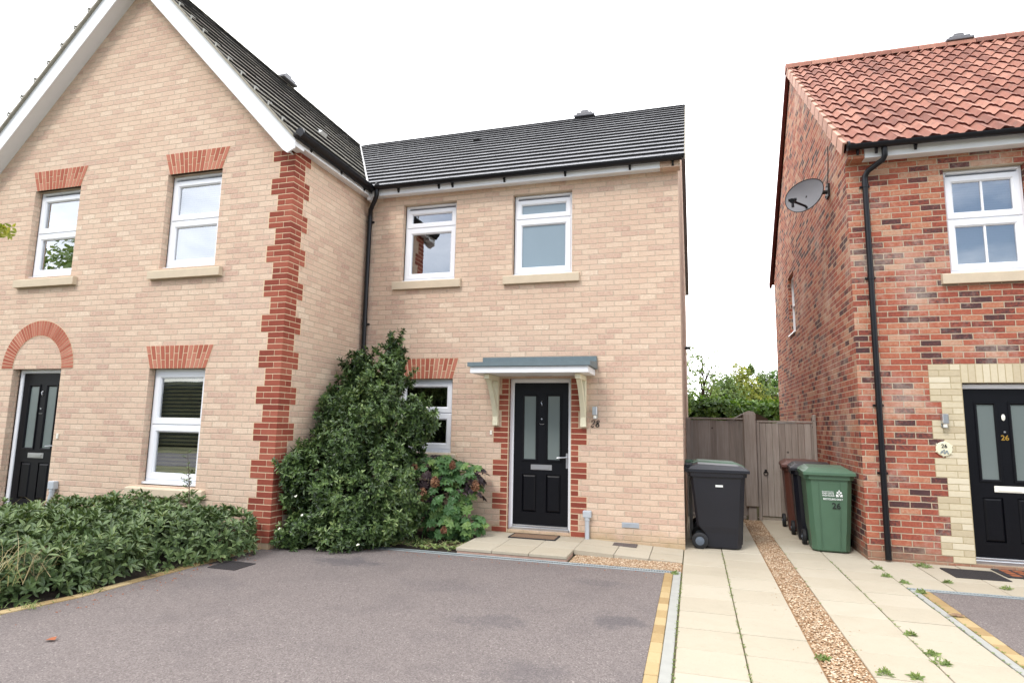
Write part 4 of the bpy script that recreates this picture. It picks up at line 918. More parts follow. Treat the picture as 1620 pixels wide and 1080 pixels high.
# edging pavers and slot channels
b = MB(); r_ = random.Random(2)
for k in range(52):
    y = -3.1+.2*k
    if y > 6.72: break
    b.bbox(-.335+.002, -.246, y+.003, y+.197, -.06, -.001+r_.uniform(-.002, .002), .005)
struct(b.build('paver_edging', M['paver'], org=(-.3, 3, 0)))
b = MB()
for k in range(52):
    y = -3.1+.2*k
    if y > 6.9: break
    b.bbox(2.042, 2.145, y+.003, y+.197, -.06, -.001+r_.uniform(-.002, .002), .005)
struct(b.build('paver_edging', M['paver'], org=(2.1, 3, 0)))
b = MB(); xs_ = bed_edge
for (a, c) in zip(bed_edge, bed_edge[1:]):
    a, c = Vector((*a, 0)), Vector((*c, 0)); L_ = (c-a).length; n_ = max(1, int(L_/.2)); d_ = (c-a)/L_; s_ = Vector((d_.y, -d_.x, 0))
    for i in range(n_):
        p, q = a+d_*(L_*i/n_+.003), a+d_*(L_*(i+1)/n_-.003); b.prism([p-s_*.10+Vector((0, 0, -.05)), q-s_*.10+Vector((0, 0, -.05)), q+s_*.0+Vector((0, 0, -.05)), p+s_*.0+Vector((0, 0, -.05))], (0, 0, .052))
struct(b.build('paver_edging', M['paver'], org=(-5, 4, 0)))
def channel(name, x0, x1, y0, y1, slots='x'):
    b = MB()
    if slots == 'y':    # runs along Y as a plain concrete slot channel
        y_ = y0
        while y_ < y1-.01: b.bbox(x0+.003, x1-.004, y_+.001, min(y_+1.0, y1)-.001, -.06, -.001, .004); y_ += 1.0
        return struct(b.build(name, M['concrete'], org=(x0, y0, 0)))
    b.bbox(x0, x1, y0+.002, y0+.022, -.06, .001, .004); b.bbox(x0, x1, y1-.022, y1-.002, -.06, .001, .004); b.box(x0, x1, y0+.022, y1-.022, -.05, -.035, 1)
    x = x0
    while x < x1-.02: b.bbox(x+.004, x+.016, y0+.022, y1-.022, -.02, -.002, .001); x += .028
    return struct(b.build(name, [M['galv'], M['darkmetal']], org=(x0, y0, 0)))
channel('drain_channel', -4.3, -.25, 6.875, 6.985); channel('drain_channel', -.245, -.162, -3.0, 6.99, 'y')
channel('drain_channel', 1.972, 4.65, 7.03, 7.115); channel('drain_channel', 1.972, 2.038, -3.0, 7.03, 'y')
# gravel strips: countless pebbles
def gravel(x0, x1, y0, y1, n, z=-.004, seed=1, far=None):
    g = np.random.default_rng(seed); b = MB()
    b.box(x0-.01, x1+.01, y0, y1, -.04, z-.006, 1)
    ico = [(0, 0, 1), (.9, 0, .35), (.28, .85, .35), (-.72, .53, .35), (-.72, -.53, .35), (.28, -.85, .35), (0, 0, -.4)]
    fc = [(0, 1, 2), (0, 2, 3), (0, 3, 4), (0, 4, 5), (0, 5, 1), (6, 2, 1), (6, 3, 2), (6, 4, 3), (6, 5, 4), (6, 1, 5)]
    base = np.array(ico); P_ = np.stack([g.uniform(x0+.004, x1-.004, n), y0+(y1-y0)*g.uniform(0, 1, n)**(1.0 if not far else far), z+g.uniform(-.006, .006, n)], 1)
    sz = g.uniform(.006, .0125, (n, 3))*np.array([1.1, .9, .6]); an = g.uniform(0, 6.28, n)
    V = base[None]*(1+g.normal(0, .16, (n, 7, 1)))*sz[:, None]; c_, s_ = np.cos(an)[:, None], np.sin(an)[:, None]
    V = np.stack([V[..., 0]*c_-V[..., 1]*s_, V[..., 0]*s_+V[..., 1]*c_, V[..., 2]], 2)+P_[:, None]
    o = len(b.v); b.v += V.reshape(-1, 3).tolist(); 
    for i in range(n): b.f += [tuple(o+i*7+q for q in f) for f in fc]
    b.m += [0]*(10*n)
    return b.build('gravel', [M['pebble'], M['gravelbase']], org=(x0, y0, z))
tag(gravel(.765, 1.035, 3.0, 11.25, 14000, seed=3, far=1.25), kind='stuff'); tag(gravel(-1.38, -.165, 6.995, 7.395, 4800, seed=4), kind='stuff')
sheet('gravel_bedding', [(.765, -3), (1.035, -3), (1.035, 3.0), (.765, 3.0)], -.010, M['gravelbase'])

def scatter(name, mat, pts, seed, size, kind='stuff'):
    g = np.random.default_rng(seed); b = MB()
    for (x, y, z) in pts:
        a = g.uniform(0, 6.28); s_ = size*g.uniform(.5, 1.2); c_, d_ = math.cos(a)*s_, math.sin(a)*s_
        b.add([(x-c_, y-d_, z), (x+d_*.6, y-c_*.6, z), (x+c_, y+d_, z), (x-d_*.6, y+c_*.6, z), (x, y, z+s_*.55)], [(0, 1, 4), (1, 2, 4), (2, 3, 4), (3, 0, 4)])
    return tag(b.build(name, mat, org=pts[0]), kind=kind)
g = np.random.default_rng(77)
scatter('loose_gravel', M['pebble'], [(float((.765 if g.uniform() < .5 else 1.04)+g.normal(0, .06)), float(g.uniform(3.2, 10)), .001) for _ in range(150)]+[(float(g.uniform(-1.4, -.2)), float(7.42+abs(g.normal(0, .06))), .013) for _ in range(30)], 78, .008)
scatter('leaf_litter', M['deadleaf'], [(float(-4.95+abs(g.normal(0, .16))), float(g.uniform(3.4, 6.4)), -.004) for _ in range(70)]+[(float(g.uniform(-4.3, -.4)), float(6.84-abs(g.normal(0, .10))), -.004) for _ in range(60)], 79, .011)
scatter('grit', M['concrete'], [(float(g.uniform(-5, -.4)), float(g.uniform(2.6, 6.8)), -.005) for _ in range(260)], 80, .005)
# covers, mats, leaf
def cover(name, label, cat, x0, x1, y0, y1, z, mat, n=0, group=None):
    t = b = MB(); b.bbox(x0, x1, y0, y1, z-.012, z, .003)
    if n:
        for i in range(n):
            x = x0+.02+(x1-x0-.04)*i/n; b.bbox(x, x+(x1-x0-.04)/n*.6, y0+.02, y1-.02, z, z+.002, .0008)
    return tag(b.build(name, mat, org=((x0+x1)/2, (y0+y1)/2, z)), label, cat, group)
cover('drain_cover', 'small brown-grey recessed drain cover in the paving right of the front step of number 28', 'drain cover', -1.02, -.72, 7.94, 8.14, .041, M['cover'], 9)
cover('drain_cover', 'wide dark grey drain cover on the paving in front of house 26', 'drain cover', 2.62, 3.12, 7.76, 8.22, .010, M['coirdark'], 14)
cover('drain_cover', 'square dark cover set in the tarmac beside the laurel, near its right end', 'drain cover', -4.86, -4.52, 5.38, 5.70, .002, M['coirdark'], 6)
dm = cover('doormat', 'brown coir doormat with dark edging on the front step of number 28', 'doormat', -2.34, -1.74, 7.84, 8.13, .072, M['coir'])
b = MB()
for a in ((-2.355, -1.725, 7.825, 7.845), (-2.355, -1.725, 8.125, 8.14), (-2.355, -2.335, 7.845, 8.125), (-1.745, -1.725, 7.845, 8.125)): b.bbox(*a, .061, .075, .002)
b.build('border', M['coirdark'], dm)
dm = cover('doormat', 'black and orange patterned doormat before the black door of house 26', 'doormat', 3.16, 3.85, 7.95, 8.36, .014, M['coirdark'])
b = MB()
for i in range(5):
    for j in range(3): b.bbox(3.22+i*.125, 3.22+i*.125+.09, 7.99+j*.12, 7.99+j*.12+.09, .0145, .017, .001)
b.build('pattern', M['deadleaf'], dm)

# ================================================================== WHEELIE BINS
def bin_(label, body_m, lid_m, group='wheeled bins in the side passage', front=None, side=None):
    t = thing('wheelie_bin', label, 'wheelie bin', (0, 0, 0), group)
    b = MB()   # local: front faces -Y, wheels at +Y
    def lv(z, w, yf_, yb, c=.055): return [(-w+c, yf_, z), (w-c, yf_, z), (w, yf_+c, z), (w, yb-.03, z), (w-.03, yb, z), (-w+.03, yb, z), (-w, yb-.03, z), (-w, yf_+c, z)]
    L_ = [lv(.012, .205, -.245, .15), lv(.03, .215, -.27, .17), lv(.20, .222, -.283, .195), lv(.28, .232, -.288, .27), lv(.90, .262, -.330, .335), lv(.905, .285, -.352, .36), lv(.955, .288, -.355, .365)]
    vs = [p for l in L_ for p in l]; F = [tuple(range(8))[::-1]]
    for i in range(len(L_)-1):
        for k in range(8): F.append((i*8+k, i*8+(k+1) % 8, (i+1)*8+(k+1) % 8, (i+1)*8+k))
    F.append(tuple(range(len(vs)-8, len(vs)))); b.add(vs, F)
    b.prism([(-.125, -.3345, .88), (-.119, -.3345, .88), (-.099, -.2865, .06), (-.105, -.2865, .06)], (0, .02, 0)); b.prism([(.119, -.3345, .88), (.125, -.3345, .88), (.105, -.2865, .06), (.099, -.2865, .06)], (0, .02, 0))
    b.build('body', body_m, t)
    b = MB()
    ld = [[(-.30, -.385, .957), (.30, -.385, .957), (.30, .36, .957), (-.30, .36, .957)], [(-.30, -.385, .995), (.30, -.385, .995), (.30, .36, 1.0), (-.30, .36, 1.0)], [(-.265, -.345, 1.015), (.265, -.345, 1.015), (.265, .33, 1.03), (-.265, .33, 1.03)],
          [(-.22, -.26, 1.045), (.22, -.26, 1.045), (.22, .24, 1.062), (-.22, .24, 1.062)]]
    vs = [p for l in ld for p in l]; F = [(3, 2, 1, 0)]
    for i in range(3):
        for k in range(4): F.append((i*4+k, i*4+(k+1) % 4, (i+1)*4+(k+1) % 4, (i+1)*4+k))
    F.append((12, 13, 14, 15)); b.add(vs, F)
    for s_ in (-1, 1): b.bbox(s_*.15-.035, s_*.15+.035, .30, .41, .985, 1.05, .010)
    lo = b.build('lid', lid_m, t)
    md = lo.modifiers.new('soft_edges', 'BEVEL'); md.width = .008; md.segments = 2; md.limit_method = 'ANGLE'
    b = MB(); b.tube([(-.27, .43, 1.005), (.27, .43, 1.005)], .016, 10)
    for s_ in (-1, 1): b.prism([(s_*.25-.015, .35, .93), (s_*.25-.015, .44, .985), (s_*.25-.015, .44, 1.02), (s_*.25-.015, .35, 1.0)], (.03, 0, 0))
    b.tube([(-.08, .43, 1.006), (-.08, .38, 1.03), (.08, .38, 1.03), (.08, .43, 1.006)], .010, 8); b.build('handle', body_m, t, True, auto=40)
    b = MB(); b.tube([(-.25, .235, .102), (.25, .235, .102)], .012, 8); b.build('axle', M['darkmetal'], t)
    for s_ in (-1, 1):
        b = MB(); x0 = s_*.232; x1 = s_*.285; n = 28; vs = []; F = []
        prof_ = [(x0, .055), (x0, .090), (x0+s_*.010, .102), (x1-s_*.010, .102), (x1, .090), (x1, .060), (x1-s_*.012, .055)]
        for k in range(n):
            a = 2*math.pi*k/n
            for (x, r) in prof_: vs.append((x, .235+r*math.cos(a), .102+r*math.sin(a)))
        q = len(prof_)
        for k in range(n):
            for j in range(q-1): F.append((k*q+j, k*q+j+1, ((k+1) % n)*q+j+1, ((k+1) % n)*q+j))
        b.add(vs, F); w_ = b.build('wheel', M['rubber'], t, True, auto=40)
        b = MB(); b.tube([(x0, .235, .102), (x1-s_*.010, .235, .102), (x1-s_*.004, .235, .102)], .056, 24, radii=[.056, .056, .030]); b.tube([(x1-s_*.006, .235, .102), (x1+s_*.006, .235, .102)], .018, 14)
        for k in range(8):
            a = 2*math.pi*k/8; b.tube([(x1-s_*.007, .235+.024*math.cos(a), .102+.024*math.sin(a)), (x1-s_*.009, .235+.052*math.cos(a), .102+.052*math.sin(a))], .005, 6)
        b.build('hub', M['hub'], w_, True, auto=40)
    if front: front(t)
    if side: side(t)
    return t
def front26(t):
    rot = (R(90)-math.atan(.048/.82), 0, 0)
    def y_at(z): return -.3345+(.88-z)*.048/.82-.0
    kw = dict(ext=.0008)
    def ft(body, z, size, x, mat, align='LEFT', sx_=1.): text(body, 'lettering', size, (x, y_at(z)-.0015, z), mat, t, rot=rot, align=align, sx_=sx_, **kw)
    ft("Borough Council of", .752, .016, -.085, M['sticker']); ft("King's Lynn &", .728, .026, -.085, M['sticker'], sx_=.93); ft('West Norfolk', .700, .026, -.085, M['sticker'], sx_=.93)
    ft('RECYCLING ONLY', .655, .030, -.075, M['sticker'], sx_=.88); ft('26', .55, .10, .022, M['blackprint'])
    b = MB(); cx, zz = .108, .730   # small crest of three crowned shields
    def dot(x, z, r): y = y_at(z)-.0022; n = 10; b.add([(x+r*math.cos(2*math.pi*k/n), y, z+r*math.sin(2*math.pi*k/n)) for k in range(n)], [tuple(range(n))])
    for (dx, dz, r) in ((0, .035, .010), (-.018, .018, .012), (.018, .018, .012), (-.026, -.012, .012), (.026, -.012, .012), (0, -.002, .010), (-.014, -.025, .009), (.014, -.025, .009), (-.030, -.028, .008), (.030, -.028, .008)): dot(cx+dx, zz+dz, r)
    b.add([(cx-.006, y_at(zz+.04)-.002, zz+.04), (cx+.006, y_at(zz+.04)-.002, zz+.04), (cx, y_at(zz+.058)-.002, zz+.058)], [(0, 1, 2)])
    b.build('crest', M['sticker'], t)
def side28(t):
    b = MB(); z = .79; x = -.2555; b.prism([(x-.0012, -.06, z-.012), (x-.0012, .03, z-.012), (x-.0024, .03, z+.014), (x-.0024, -.06, z+.014)], (.001, 0, 0)); b.build('label', M['sticker'], t)
    b = MB(); b.add([(-.02, -.3302, .66), (.03, -.3302, .67), (.04, -.3315, .74), (.0, -.331, .72)], [(0, 1, 2, 3)]); b.build('sticker', M['sticker'], t)
b1 = bin_('dark charcoal wheelie bin seen side-on with grey hubbed wheel, right of the cream brick corner', M['binblack'], M['binblack'], side=side28); place(b1, (.275, 8.62, -.004), R(90))
b2 = bin_('green-lidded wheelie bin mostly hidden behind the charcoal bin by the left fence panel', M['binblack'], M['bingreen']); place(b2, (.27, 9.50, -.004), R(92))
b3 = bin_('green recycling wheelie bin with white council lettering and a black 26', M['bingreen'], M['bingreen'], front=front26); place(b3, (1.635, 8.985, -.004), R(-3))
b4 = bin_('black wheelie bin between the green bin and the brown bin against the red wall', M['binblack'], M['binblack']); place(b4, (1.60, 9.74, -.004), R(-5))
b5 = bin_('brown wheelie bin rearmost of the row beside the gate', M['binbrown'], M['binbrown']); place(b5, (1.58, 10.50, -.004), R(-4))
b = MB(); b.prism([(-.085, 8.97, .0), (-.040, 8.97, .0), (-.050, 8.97, .96), (-.095, 8.97, .96)], (0, .03, 0)); b.prism([(-.085, 9.06, .0), (-.055, 9.06, .0), (-.065, 9.06, .9), (-.095, 9.06, .9)], (0, .03, 0))
for k in range(4): b.box(-.085, -.055, 9.001, 9.06, .2+.2*k, .23+.2*k)
tag(b.build('step_ladder', M['board'], org=(-.07, 9.0, 0)), 'narrow grey folded steps leaning in the gap between brick wall and charcoal bin', 'steps')

# ================================================================== FENCE AND GATE
FY = 11.32
t = thing('garden_fence', 'weathered grey close-board fence panel left of the thick post', 'fence', (.34, FY, 0))
b = MB(); r_ = random.Random(3)
x = -.13
while x < .80: b.prism([(x, FY+.012, .06), (x+.108, FY-.004, .06), (x+.108, FY+.006, .06), (x, FY+.026, .06)], (0, 0, 1.60+r_.uniform(-.006, .006))); x += .098
b.build('boards', M['fence'], t)
b = MB(); b.bbox(-.14, .82, FY-.03, FY+.04, 1.672, 1.70, .004); b.build('capping_rail', M['fence'], t)
b = MB(); b.bbox(-.138, -.06, FY-.05, FY+.03, 0, 1.69, .006); b.build('end_post', M['fence'], t)
b = MB(); b.bbox(-.06, .82, FY-.01, FY+.03, .0, .05, .006); b.build('gravel_board', M['fence'], t)
po = MB(); po.bbox(.815, 1.015, FY-.10, FY+.06, .22, 1.77, .012); po.prism([(.815, FY-.095, 1.765), (1.015, FY-.095, 1.765), (.985, FY-.095, 1.81), (.90, FY-.095, 1.825), (.84, FY-.095, 1.80)], (0, .15, 0)); po.bbox(.855, .985, FY-.06, FY+.05, -.05, .219, .01)
tag(po.build('fence_post', M['fence'], org=(.92, FY, 0)), 'thick weathered timber post between fence panel and gate', 'post')
t = thing('garden_gate', 'weathered grey boarded side gate with iron ring latch behind the bins', 'gate', (1.46, FY, 0))
b = MB(); x = 1.075
while x < 1.88: b.bbox(x+.002, x+.098, FY-.012, FY+.012, .07, 1.625, .003); x += .1
b.build('boards', M['fence'], t)
b = MB(); b.bbox(1.03, 1.90, FY-.03, FY+.04, 1.632, 1.662, .004); b.build('capping_rail', M['fence'], t)
b = MB(); b.bbox(1.022, 1.070, FY-.04, FY+.04, 0, 1.63, .004); b.build('gate_stile', M['fence'], t)
b = MB(); b.tube([(1.15+.034*math.cos(a), FY-.03, .775+.034*math.sin(a)) for a in [2*math.pi*k/16 for k in range(17)]], .006, 6, caps=False); b.tube([(1.15, FY-.014, .812), (1.15, FY-.036, .812)], .014, 8); b.bbox(1.13, 1.17, FY-.018, FY-.0125, .78, .84, .003); b.build('ring_latch', M['darkmetal'], t)
b = MB(); b.bbox(1.905, 1.955, FY-.06, FY+.03, -.05, 1.77, .006); tag(b.build('gate_post', M['fence'], org=(1.93, FY, 0)), 'slim grey timber gate post against the red brick wall', 'post')
b = MB(); b.prism([(1.7, 13.5, 1.4), (2.3, 13.5, 1.4), (2.3, 13.5, 1.78), (1.7, 13.5, 1.64)], (0, 1.5, 0)); tag(b.build('shed', M['board'], org=(2, 13.5, 0)), 'white shed roof edge just showing above the gate beside the red wall', 'shed')
b = MB(); b.prism([(.85, 14.0, 0), (1.5, 14.0, 0), (1.5, 14.0, 1.74), (1.15, 14.0, 1.90), (.85, 14.0, 1.74)], (0, 1.6, 0)); tag(b.build('shed', M['twig'], org=(.9, 14, 0)), 'brown shed gable peeping over the fence left of the thick post', 'shed')

# ================================================================== PLANTS
def at(px, py, Y):
    d = rt*((px-810)/960.6)-up*((py-540)/960.6)+fw; p = d*(Y/d.y); return (p.x, p.y, p.z+CAMZ)
def mesh_np(name, V, F, mat, parent=None, org=None):
    off = np.array(WL.get(parent, Vector((0, 0, 0))) if parent else (org or (0, 0, 0)))
    me = bpy.data.meshes.new(name); me.from_pydata((V-off).tolist(), [], F); me.materials.append(mat); me.update()
    o = bpy.data.objects.new(name, me); C.objects.link(o)
    if parent: o.parent = parent
    else: o.location = off.tolist()
    WL[o] = Vector(off.tolist()); return o
def norm(a): return a/np.maximum(np.linalg.norm(a, axis=-1, keepdims=True), 1e-9)
def leaves(P, A, L, W, g, droop=.15, fold=.25, el=(25, 85), k=1):
    """k leaves around each point P with axis A; each leaf two folded quads"""
    P = np.repeat(P, k, 0); A = norm(np.repeat(A, k, 0)); n = len(P)
    ref = np.where(np.abs(A[:, 2:3]) < .9, np.array([[0, 0, 1.]]), np.array([[1., 0, 0]]))
    t1 = norm(np.cross(A, ref)); t2 = np.cross(A, t1)
    ph = (np.tile(np.arange(k)*2.4, n//k)+np.repeat(g.uniform(0, 6.28, n//k), k)+g.normal(0, .25, n))[:, None]
    th = np.radians(g.uniform(el[0], el[1], n))[:, None]
    d = A*np.cos(th)+(t1*np.cos(ph)+t2*np.sin(ph))*np.sin(th)
    s = norm(np.cross(d, A)+g.normal(0, .12, (n, 3))); nn = np.cross(s, d)
    l = (L*g.uniform(.6, 1.15, n))[:, None]; w = (W*g.uniform(.75, 1.15, n))[:, None]*.5
    b = P+d*l*.06; dr = -nn*l*droop
    V = np.stack([b, b+d*l*.32+s*w+nn*w*fold, b+d*l*.70+s*w*.82+nn*w*fold+dr*.4, b+d*l+dr, b+d*l*.70-s*w*.82+nn*w*fold+dr*.4, b+d*l*.32-s*w+nn*w*fold], 1)
    F = []
    for i in range(n): o = i*6; F.append((o, o+1, o+2, o+3)); F.append((o, o+3, o+4, o+5))
    return V.reshape(-1, 3), F
def lobed(P, Nn, size, g):
    """broad five-lobed leaves"""
    n = len(P); Nn = norm(Nn); ref = norm(g.normal(0, 1, (n, 3))*.6+np.array([[0, 0, -1.]])); d = norm(ref-Nn*np.sum(ref*Nn, 1, keepdims=True)); s = np.cross(Nn, d)
    shp = [(0, 0, 0), (.10, .22, .03), (.05, .48, -.02), (.30, .40, .04), (.42, .58, -.04), (.55, .34, .03), (.80, .30, -.03), (.78, .12, .02), (1.05, 0, -.08), (.78, -.12, .02), (.80, -.30, -.03), (.55, -.34, .03), (.42, -.58, -.04), (.30, -.40, .04), (.05, -.48, -.02), (.10, -.22, .03)]
    sz = (size*g.uniform(.6, 1.15, n))[:, None]
    V = np.stack([P+(d*a+s*b+Nn*c*1.6)*sz for a, b, c in shp]+[P+(d*.45-Nn*.05)*sz], 1); m = len(shp); F = []
    for i in range(n): o = i*(m+1); F += [(o+j, o+(j+1) % m, o+m) for j in range(m)]
    return V.reshape(-1, 3), F
def blob_points(blobs, dens, g, shell=(.82, 1.08), keep=None, lump=.16, up_bias=.25):
    P = []; A = []
    for (c, r) in blobs:
        c = np.array(c); r = np.array(r); area = 4*math.pi*((r[0]*r[1])**1.6/3+(r[0]*r[2])**1.6/3+(r[1]*r[2])**1.6/3)**(1/1.6)
        n = int(area*dens); u = norm(g.normal(0, 1, (n, 3)))
        ph = g.uniform(0, 6.28, 9); kk = g.normal(0, 3.2, (9, 3)); lum = np.sum([np.sin(u@kk[i]+ph[i]) for i in range(9)], 0)/9*2
        rad = g.uniform(shell[0], shell[1], n)+lump*lum
        p = c+u*r*rad[:, None]; P.append(p); A.append(norm(u/r*r.mean()+np.array([0, 0, up_bias])))
    P = np.concatenate(P); A = np.concatenate(A); ok = np.ones(len(P), bool)
    for (c, r) in blobs:
        ok &= np.linalg.norm((P-np.array(c))/np.array(r), axis=1) > .72
    if keep is not None: ok &= keep(P)
    return P[ok], A[ok]
def shoots(P, A, n, length, step, g, up=.5, keep=None):
    i = g.integers(0, len(P), n); d = norm(A[i]+np.array([0, 0, up])+g.normal(0, .3, (n, 3))); Q = []; B_ = []
    for j in range(n):
        L_ = length*g.uniform(.35, 1.1)
        for s in np.arange(0, L_, step): Q.append(P[i[j]]+d[j]*s+g.normal(0, .006, 3)); B_.append(d[j])
    Q, B_ = np.array(Q), np.array(B_)
    if keep is not None: k = keep(Q); Q, B_ = Q[k], B_[k]
    return Q, B_
def fill_points(blobs, n, g, keep=None, rmax=.85):
    i = g.integers(0, len(blobs), n); u = norm(g.normal(0, 1, (n, 3)))*(g.uniform(0, 1, (n, 1))**(1/3))*rmax
    P = np.array([blobs[k][0] for k in i])+u*np.array([blobs[k][1] for k in i]); A = norm(u+np.array([0, 0, .3])+g.normal(0, .3, (n, 3)))
    if keep is not None: q = keep(P); P, A = P[q], A[q]
    return P, A
def stems(parent, base, tips, r0=.02, r1=.006, mat=None, name='stem', g=rng):
    b = MB()
    for tpt in tips:
        a = Vector(base)+Vector(g.normal(0, .04, 3).tolist())*Vector((1, 1, 0)); c = Vector(tpt); m_ = (a+c)/2+Vector(g.normal(0, .06, 3).tolist())
        pts = [a, a*.55+m_*.45+Vector((0, 0, .05)), m_, c]; b.tube(pts, r0, 6, radii=[r0, r0*.8, (r0+r1)/2, r1])
    return b.build(name, mat or M['twig'], parent, True)

# --- tall evergreen in the corner
g = np.random.default_rng(5)
spec = [(624, 570, 7.55, .13, .14, .34), (603, 612, 7.5, .32, .34, .36), (568, 588, 7.6, .16, .2, .28), (550, 632, 7.5, .24, .28, .30), (510, 648, 7.25, .20, .22, .24), (600, 665, 7.35, .50, .42, .40), (657, 668, 7.45, .24, .24, .30), (548, 705, 7.1, .42, .45, .40),
        (465, 742, 6.55, .19, .22, .24), (505, 765, 6.8, .38, .40, .38), (600, 750, 7.2, .52, .42, .46), (560, 800, 6.95, .50, .38, .38), (455, 785, 6.6, .15, .2, .2), (480, 835, 6.62, .34, .26, .20), (545, 842, 6.72, .36, .28, .20), (606, 835, 6.95, .26, .28, .18), (450, 850, 6.55, .18, .2, .14), (632, 800, 7.3, .3, .3, .4), (640, 720, 7.5, .28, .22, .3)]
blobs = [(at(a, b, y), (rx, ry, rz)) for a, b, y, rx, ry, rz in spec]
keepb = lambda P: (P[:, 1] < 8.12) & (P[:, 2] > .02) & ~((P[:, 0] < -4.80) & (P[:, 1] > 6.24))
t = thing('evergreen_shrub', 'tall glossy dark green evergreen shrub filling the corner between the two cream brick fronts', 'shrub', (-4.2, 7.1, 0))
P_, A_ = blob_points(blobs, 290, g, (.70, 1.06), keep=keepb, lump=.34); Q_, B_ = shoots(P_, A_, 330, .20, .028, g, keep=keepb); P_ = np.concatenate([P_, Q_]); A_ = np.concatenate([A_, B_]); V, F = leaves(P_, A_, .068, .027, g, k=7, el=(20, 95))
mesh_np('foliage', V, F, M['leaf_bush'], t)
P_, A_ = fill_points(blobs, 2600, g, keepb, .78); V, F = leaves(P_, A_, .085, .036, g, k=6, el=(30, 110)); mesh_np('inner_foliage', V, F, M['leaf_bush'], t)
stems(t, (-4.2, 7.15, 0), [blobs[i][0] for i in (0, 1, 2, 3, 4, 5, 6, 7, 8, 9, 10, 11, 13, 14, 17)], .022)
fl = np.array([at(478, 815, 6.28), at(566, 862, 6.42), at(442, 836, 6.32), at(468, 785, 6.2), at(676, 645, 7.35)])
V, F = leaves(fl, np.tile([[0, -.6, .8]], (5, 1)), .020, .018, g, k=6, el=(50, 80)); mesh_np('blossom', V, F, M['flower_white'], t)

# --- oak-leaved hydrangea by the step
t = thing('hydrangea', 'hydrangea with green and purple lobed leaves and dried brown flower heads, left of the step', 'shrub', (-3.2, 7.7, 0))
hb = [(at(672, 745, 7.65), (.26, .22, .2)), (at(705, 745, 7.8), (.22, .2, .2)), (at(735, 750, 7.8), (.22, .2, .20)), (at(700, 790, 7.65), (.30, .26, .24)), (at(660, 790, 7.6), (.22, .2, .25)), (at(738, 775, 7.8), (.16, .2, .2)), (at(700, 825, 7.6), (.24, .2, .16)), (at(742, 832, 7.75), (.17, .2, .12))]
kp = lambda P: (P[:, 1] < 8.12) & (P[:, 2] > .03) & ~((P[:, 0] > -2.75) & (P[:, 1] < 8.2) & (P[:, 2] < .1))
P_, A_ = blob_points(hb, 120, g, (.75, 1.1), keep=kp, lump=.15, up_bias=.5)
px_ = np.array([960.6*((p-np.array([0, 0, CAMZ]))@np.array(rt))/((p-np.array([0, 0, CAMZ]))@np.array(fw))+810 for p in P_])
pur = (np.sin(P_[:, 0]*9+1.2)+np.sin(P_[:, 2]*11)+g.normal(0, .5, len(P_)) > .35) & (P_[:, 2] > .38)
Aa = A_+np.array([0, -.5, .5])+g.normal(0, .3, A_.shape)
for sel, nm, mt in ((~pur, 'green_foliage', 'leaf_hyd_green'), (pur, 'purple_foliage', 'leaf_hyd_purple')):
    V, F = lobed(P_[sel], Aa[sel], .15, g); mesh_np(nm, V, F, M[mt], t)
stems(t, (-3.2, 7.75, 0), [b[0] for b in hb], .010, .005)
for (a, b, y, h_) in ((668, 782, 7.35, .16), (688, 762, 7.45, .13), (752, 768, 7.62, .12), (655, 738, 7.4, .09), (702, 838, 7.35, .07), (716, 735, 7.6, .08)):
    c = np.array(at(a, b, y)); n_ = 90; z = g.uniform(-1, 1, n_); th = g.uniform(0, 6.28, n_); rr_ = (1-np.abs(z)**2)**.5*(.62-.25*z)
    Q = c+np.stack([np.cos(th)*rr_*h_*.55, np.sin(th)*rr_*h_*.55, z*h_*.5], 1); V, F = leaves(Q, norm(Q-c+g.normal(0, .01, Q.shape)), .024, .020, g, k=3, el=(40, 85)); mesh_np('flower_head', V, F, M['flower_brown'], t)

# --- low laurel masses over the bed
def laurel(name, label, cs, seed, dens=170):
    g = np.random.default_rng(seed); t = thing('laurel_bush', label, 'shrub', (cs[0][0][0], cs[0][0][1], 0), 'low laurel bushes in the front bed')
    kp = lambda P: (P[:, 2] > .02) & (P[:, 1] < 6.30)
    P_, A_ = blob_points(cs, dens, g, (.86, 1.10), keep=kp, lump=.16, up_bias=.75); V, F = leaves(P_, A_, .088, .031, g, k=7, el=(25, 85), droop=.1, fold=.35); mesh_np('foliage', V, F, M['leaf_laurel'], t)
    P_, A_ = fill_points(cs, int(len(P_)*.5), g, kp, .85); V, F = leaves(P_, A_, .10, .038, g, k=5, el=(30, 100)); mesh_np('inner_foliage', V, F, M['leaf_laurel'], t)
    stems(t, (cs[0][0][0], cs[0][0][1], 0), [c for c, r in cs[:6]], .012)
laurel('front', 'low spreading laurel bush at the left, nearest the tarmac edge and mixed with dry grass', [((-5.62, 4.62, .16), (.50, .46, .36)), ((-6.1, 4.35, .2), (.62, .62, .40)), ((-5.75, 4.15, .14), (.56, .50, .34)), ((-6.6, 4.0, .2), (.7, .72, .42)), ((-5.95, 3.62, .12), (.52, .40, .30)), ((-7.2, 4.3, .2), (.7, .8, .40)), ((-7.9, 4.5, .2), (.8, .9, .40)), ((-6.9, 3.3, .15), (.7, .6, .34))], 21)
laurel('back', 'low laurel bush under the window with the wooden blind, against the gabled house', [((-5.25, 5.85, .16), (.44, .42, .36)), ((-5.55, 5.55, .14), (.50, .46, .34)), ((-5.85, 5.85, .2), (.55, .42, .38)), ((-6.5, 5.85, .2), (.6, .42, .37)), ((-7.15, 5.9, .16), (.6, .40, .34)), ((-7.8, 5.95, .12), (.55, .35, .30)), ((-6.3, 5.4, .12), (.6, .4, .32)), ((-7.2, 5.35, .1), (.6, .4, .3)), ((-8.4, 5.9, .06), (.5, .35, .26))], 22)

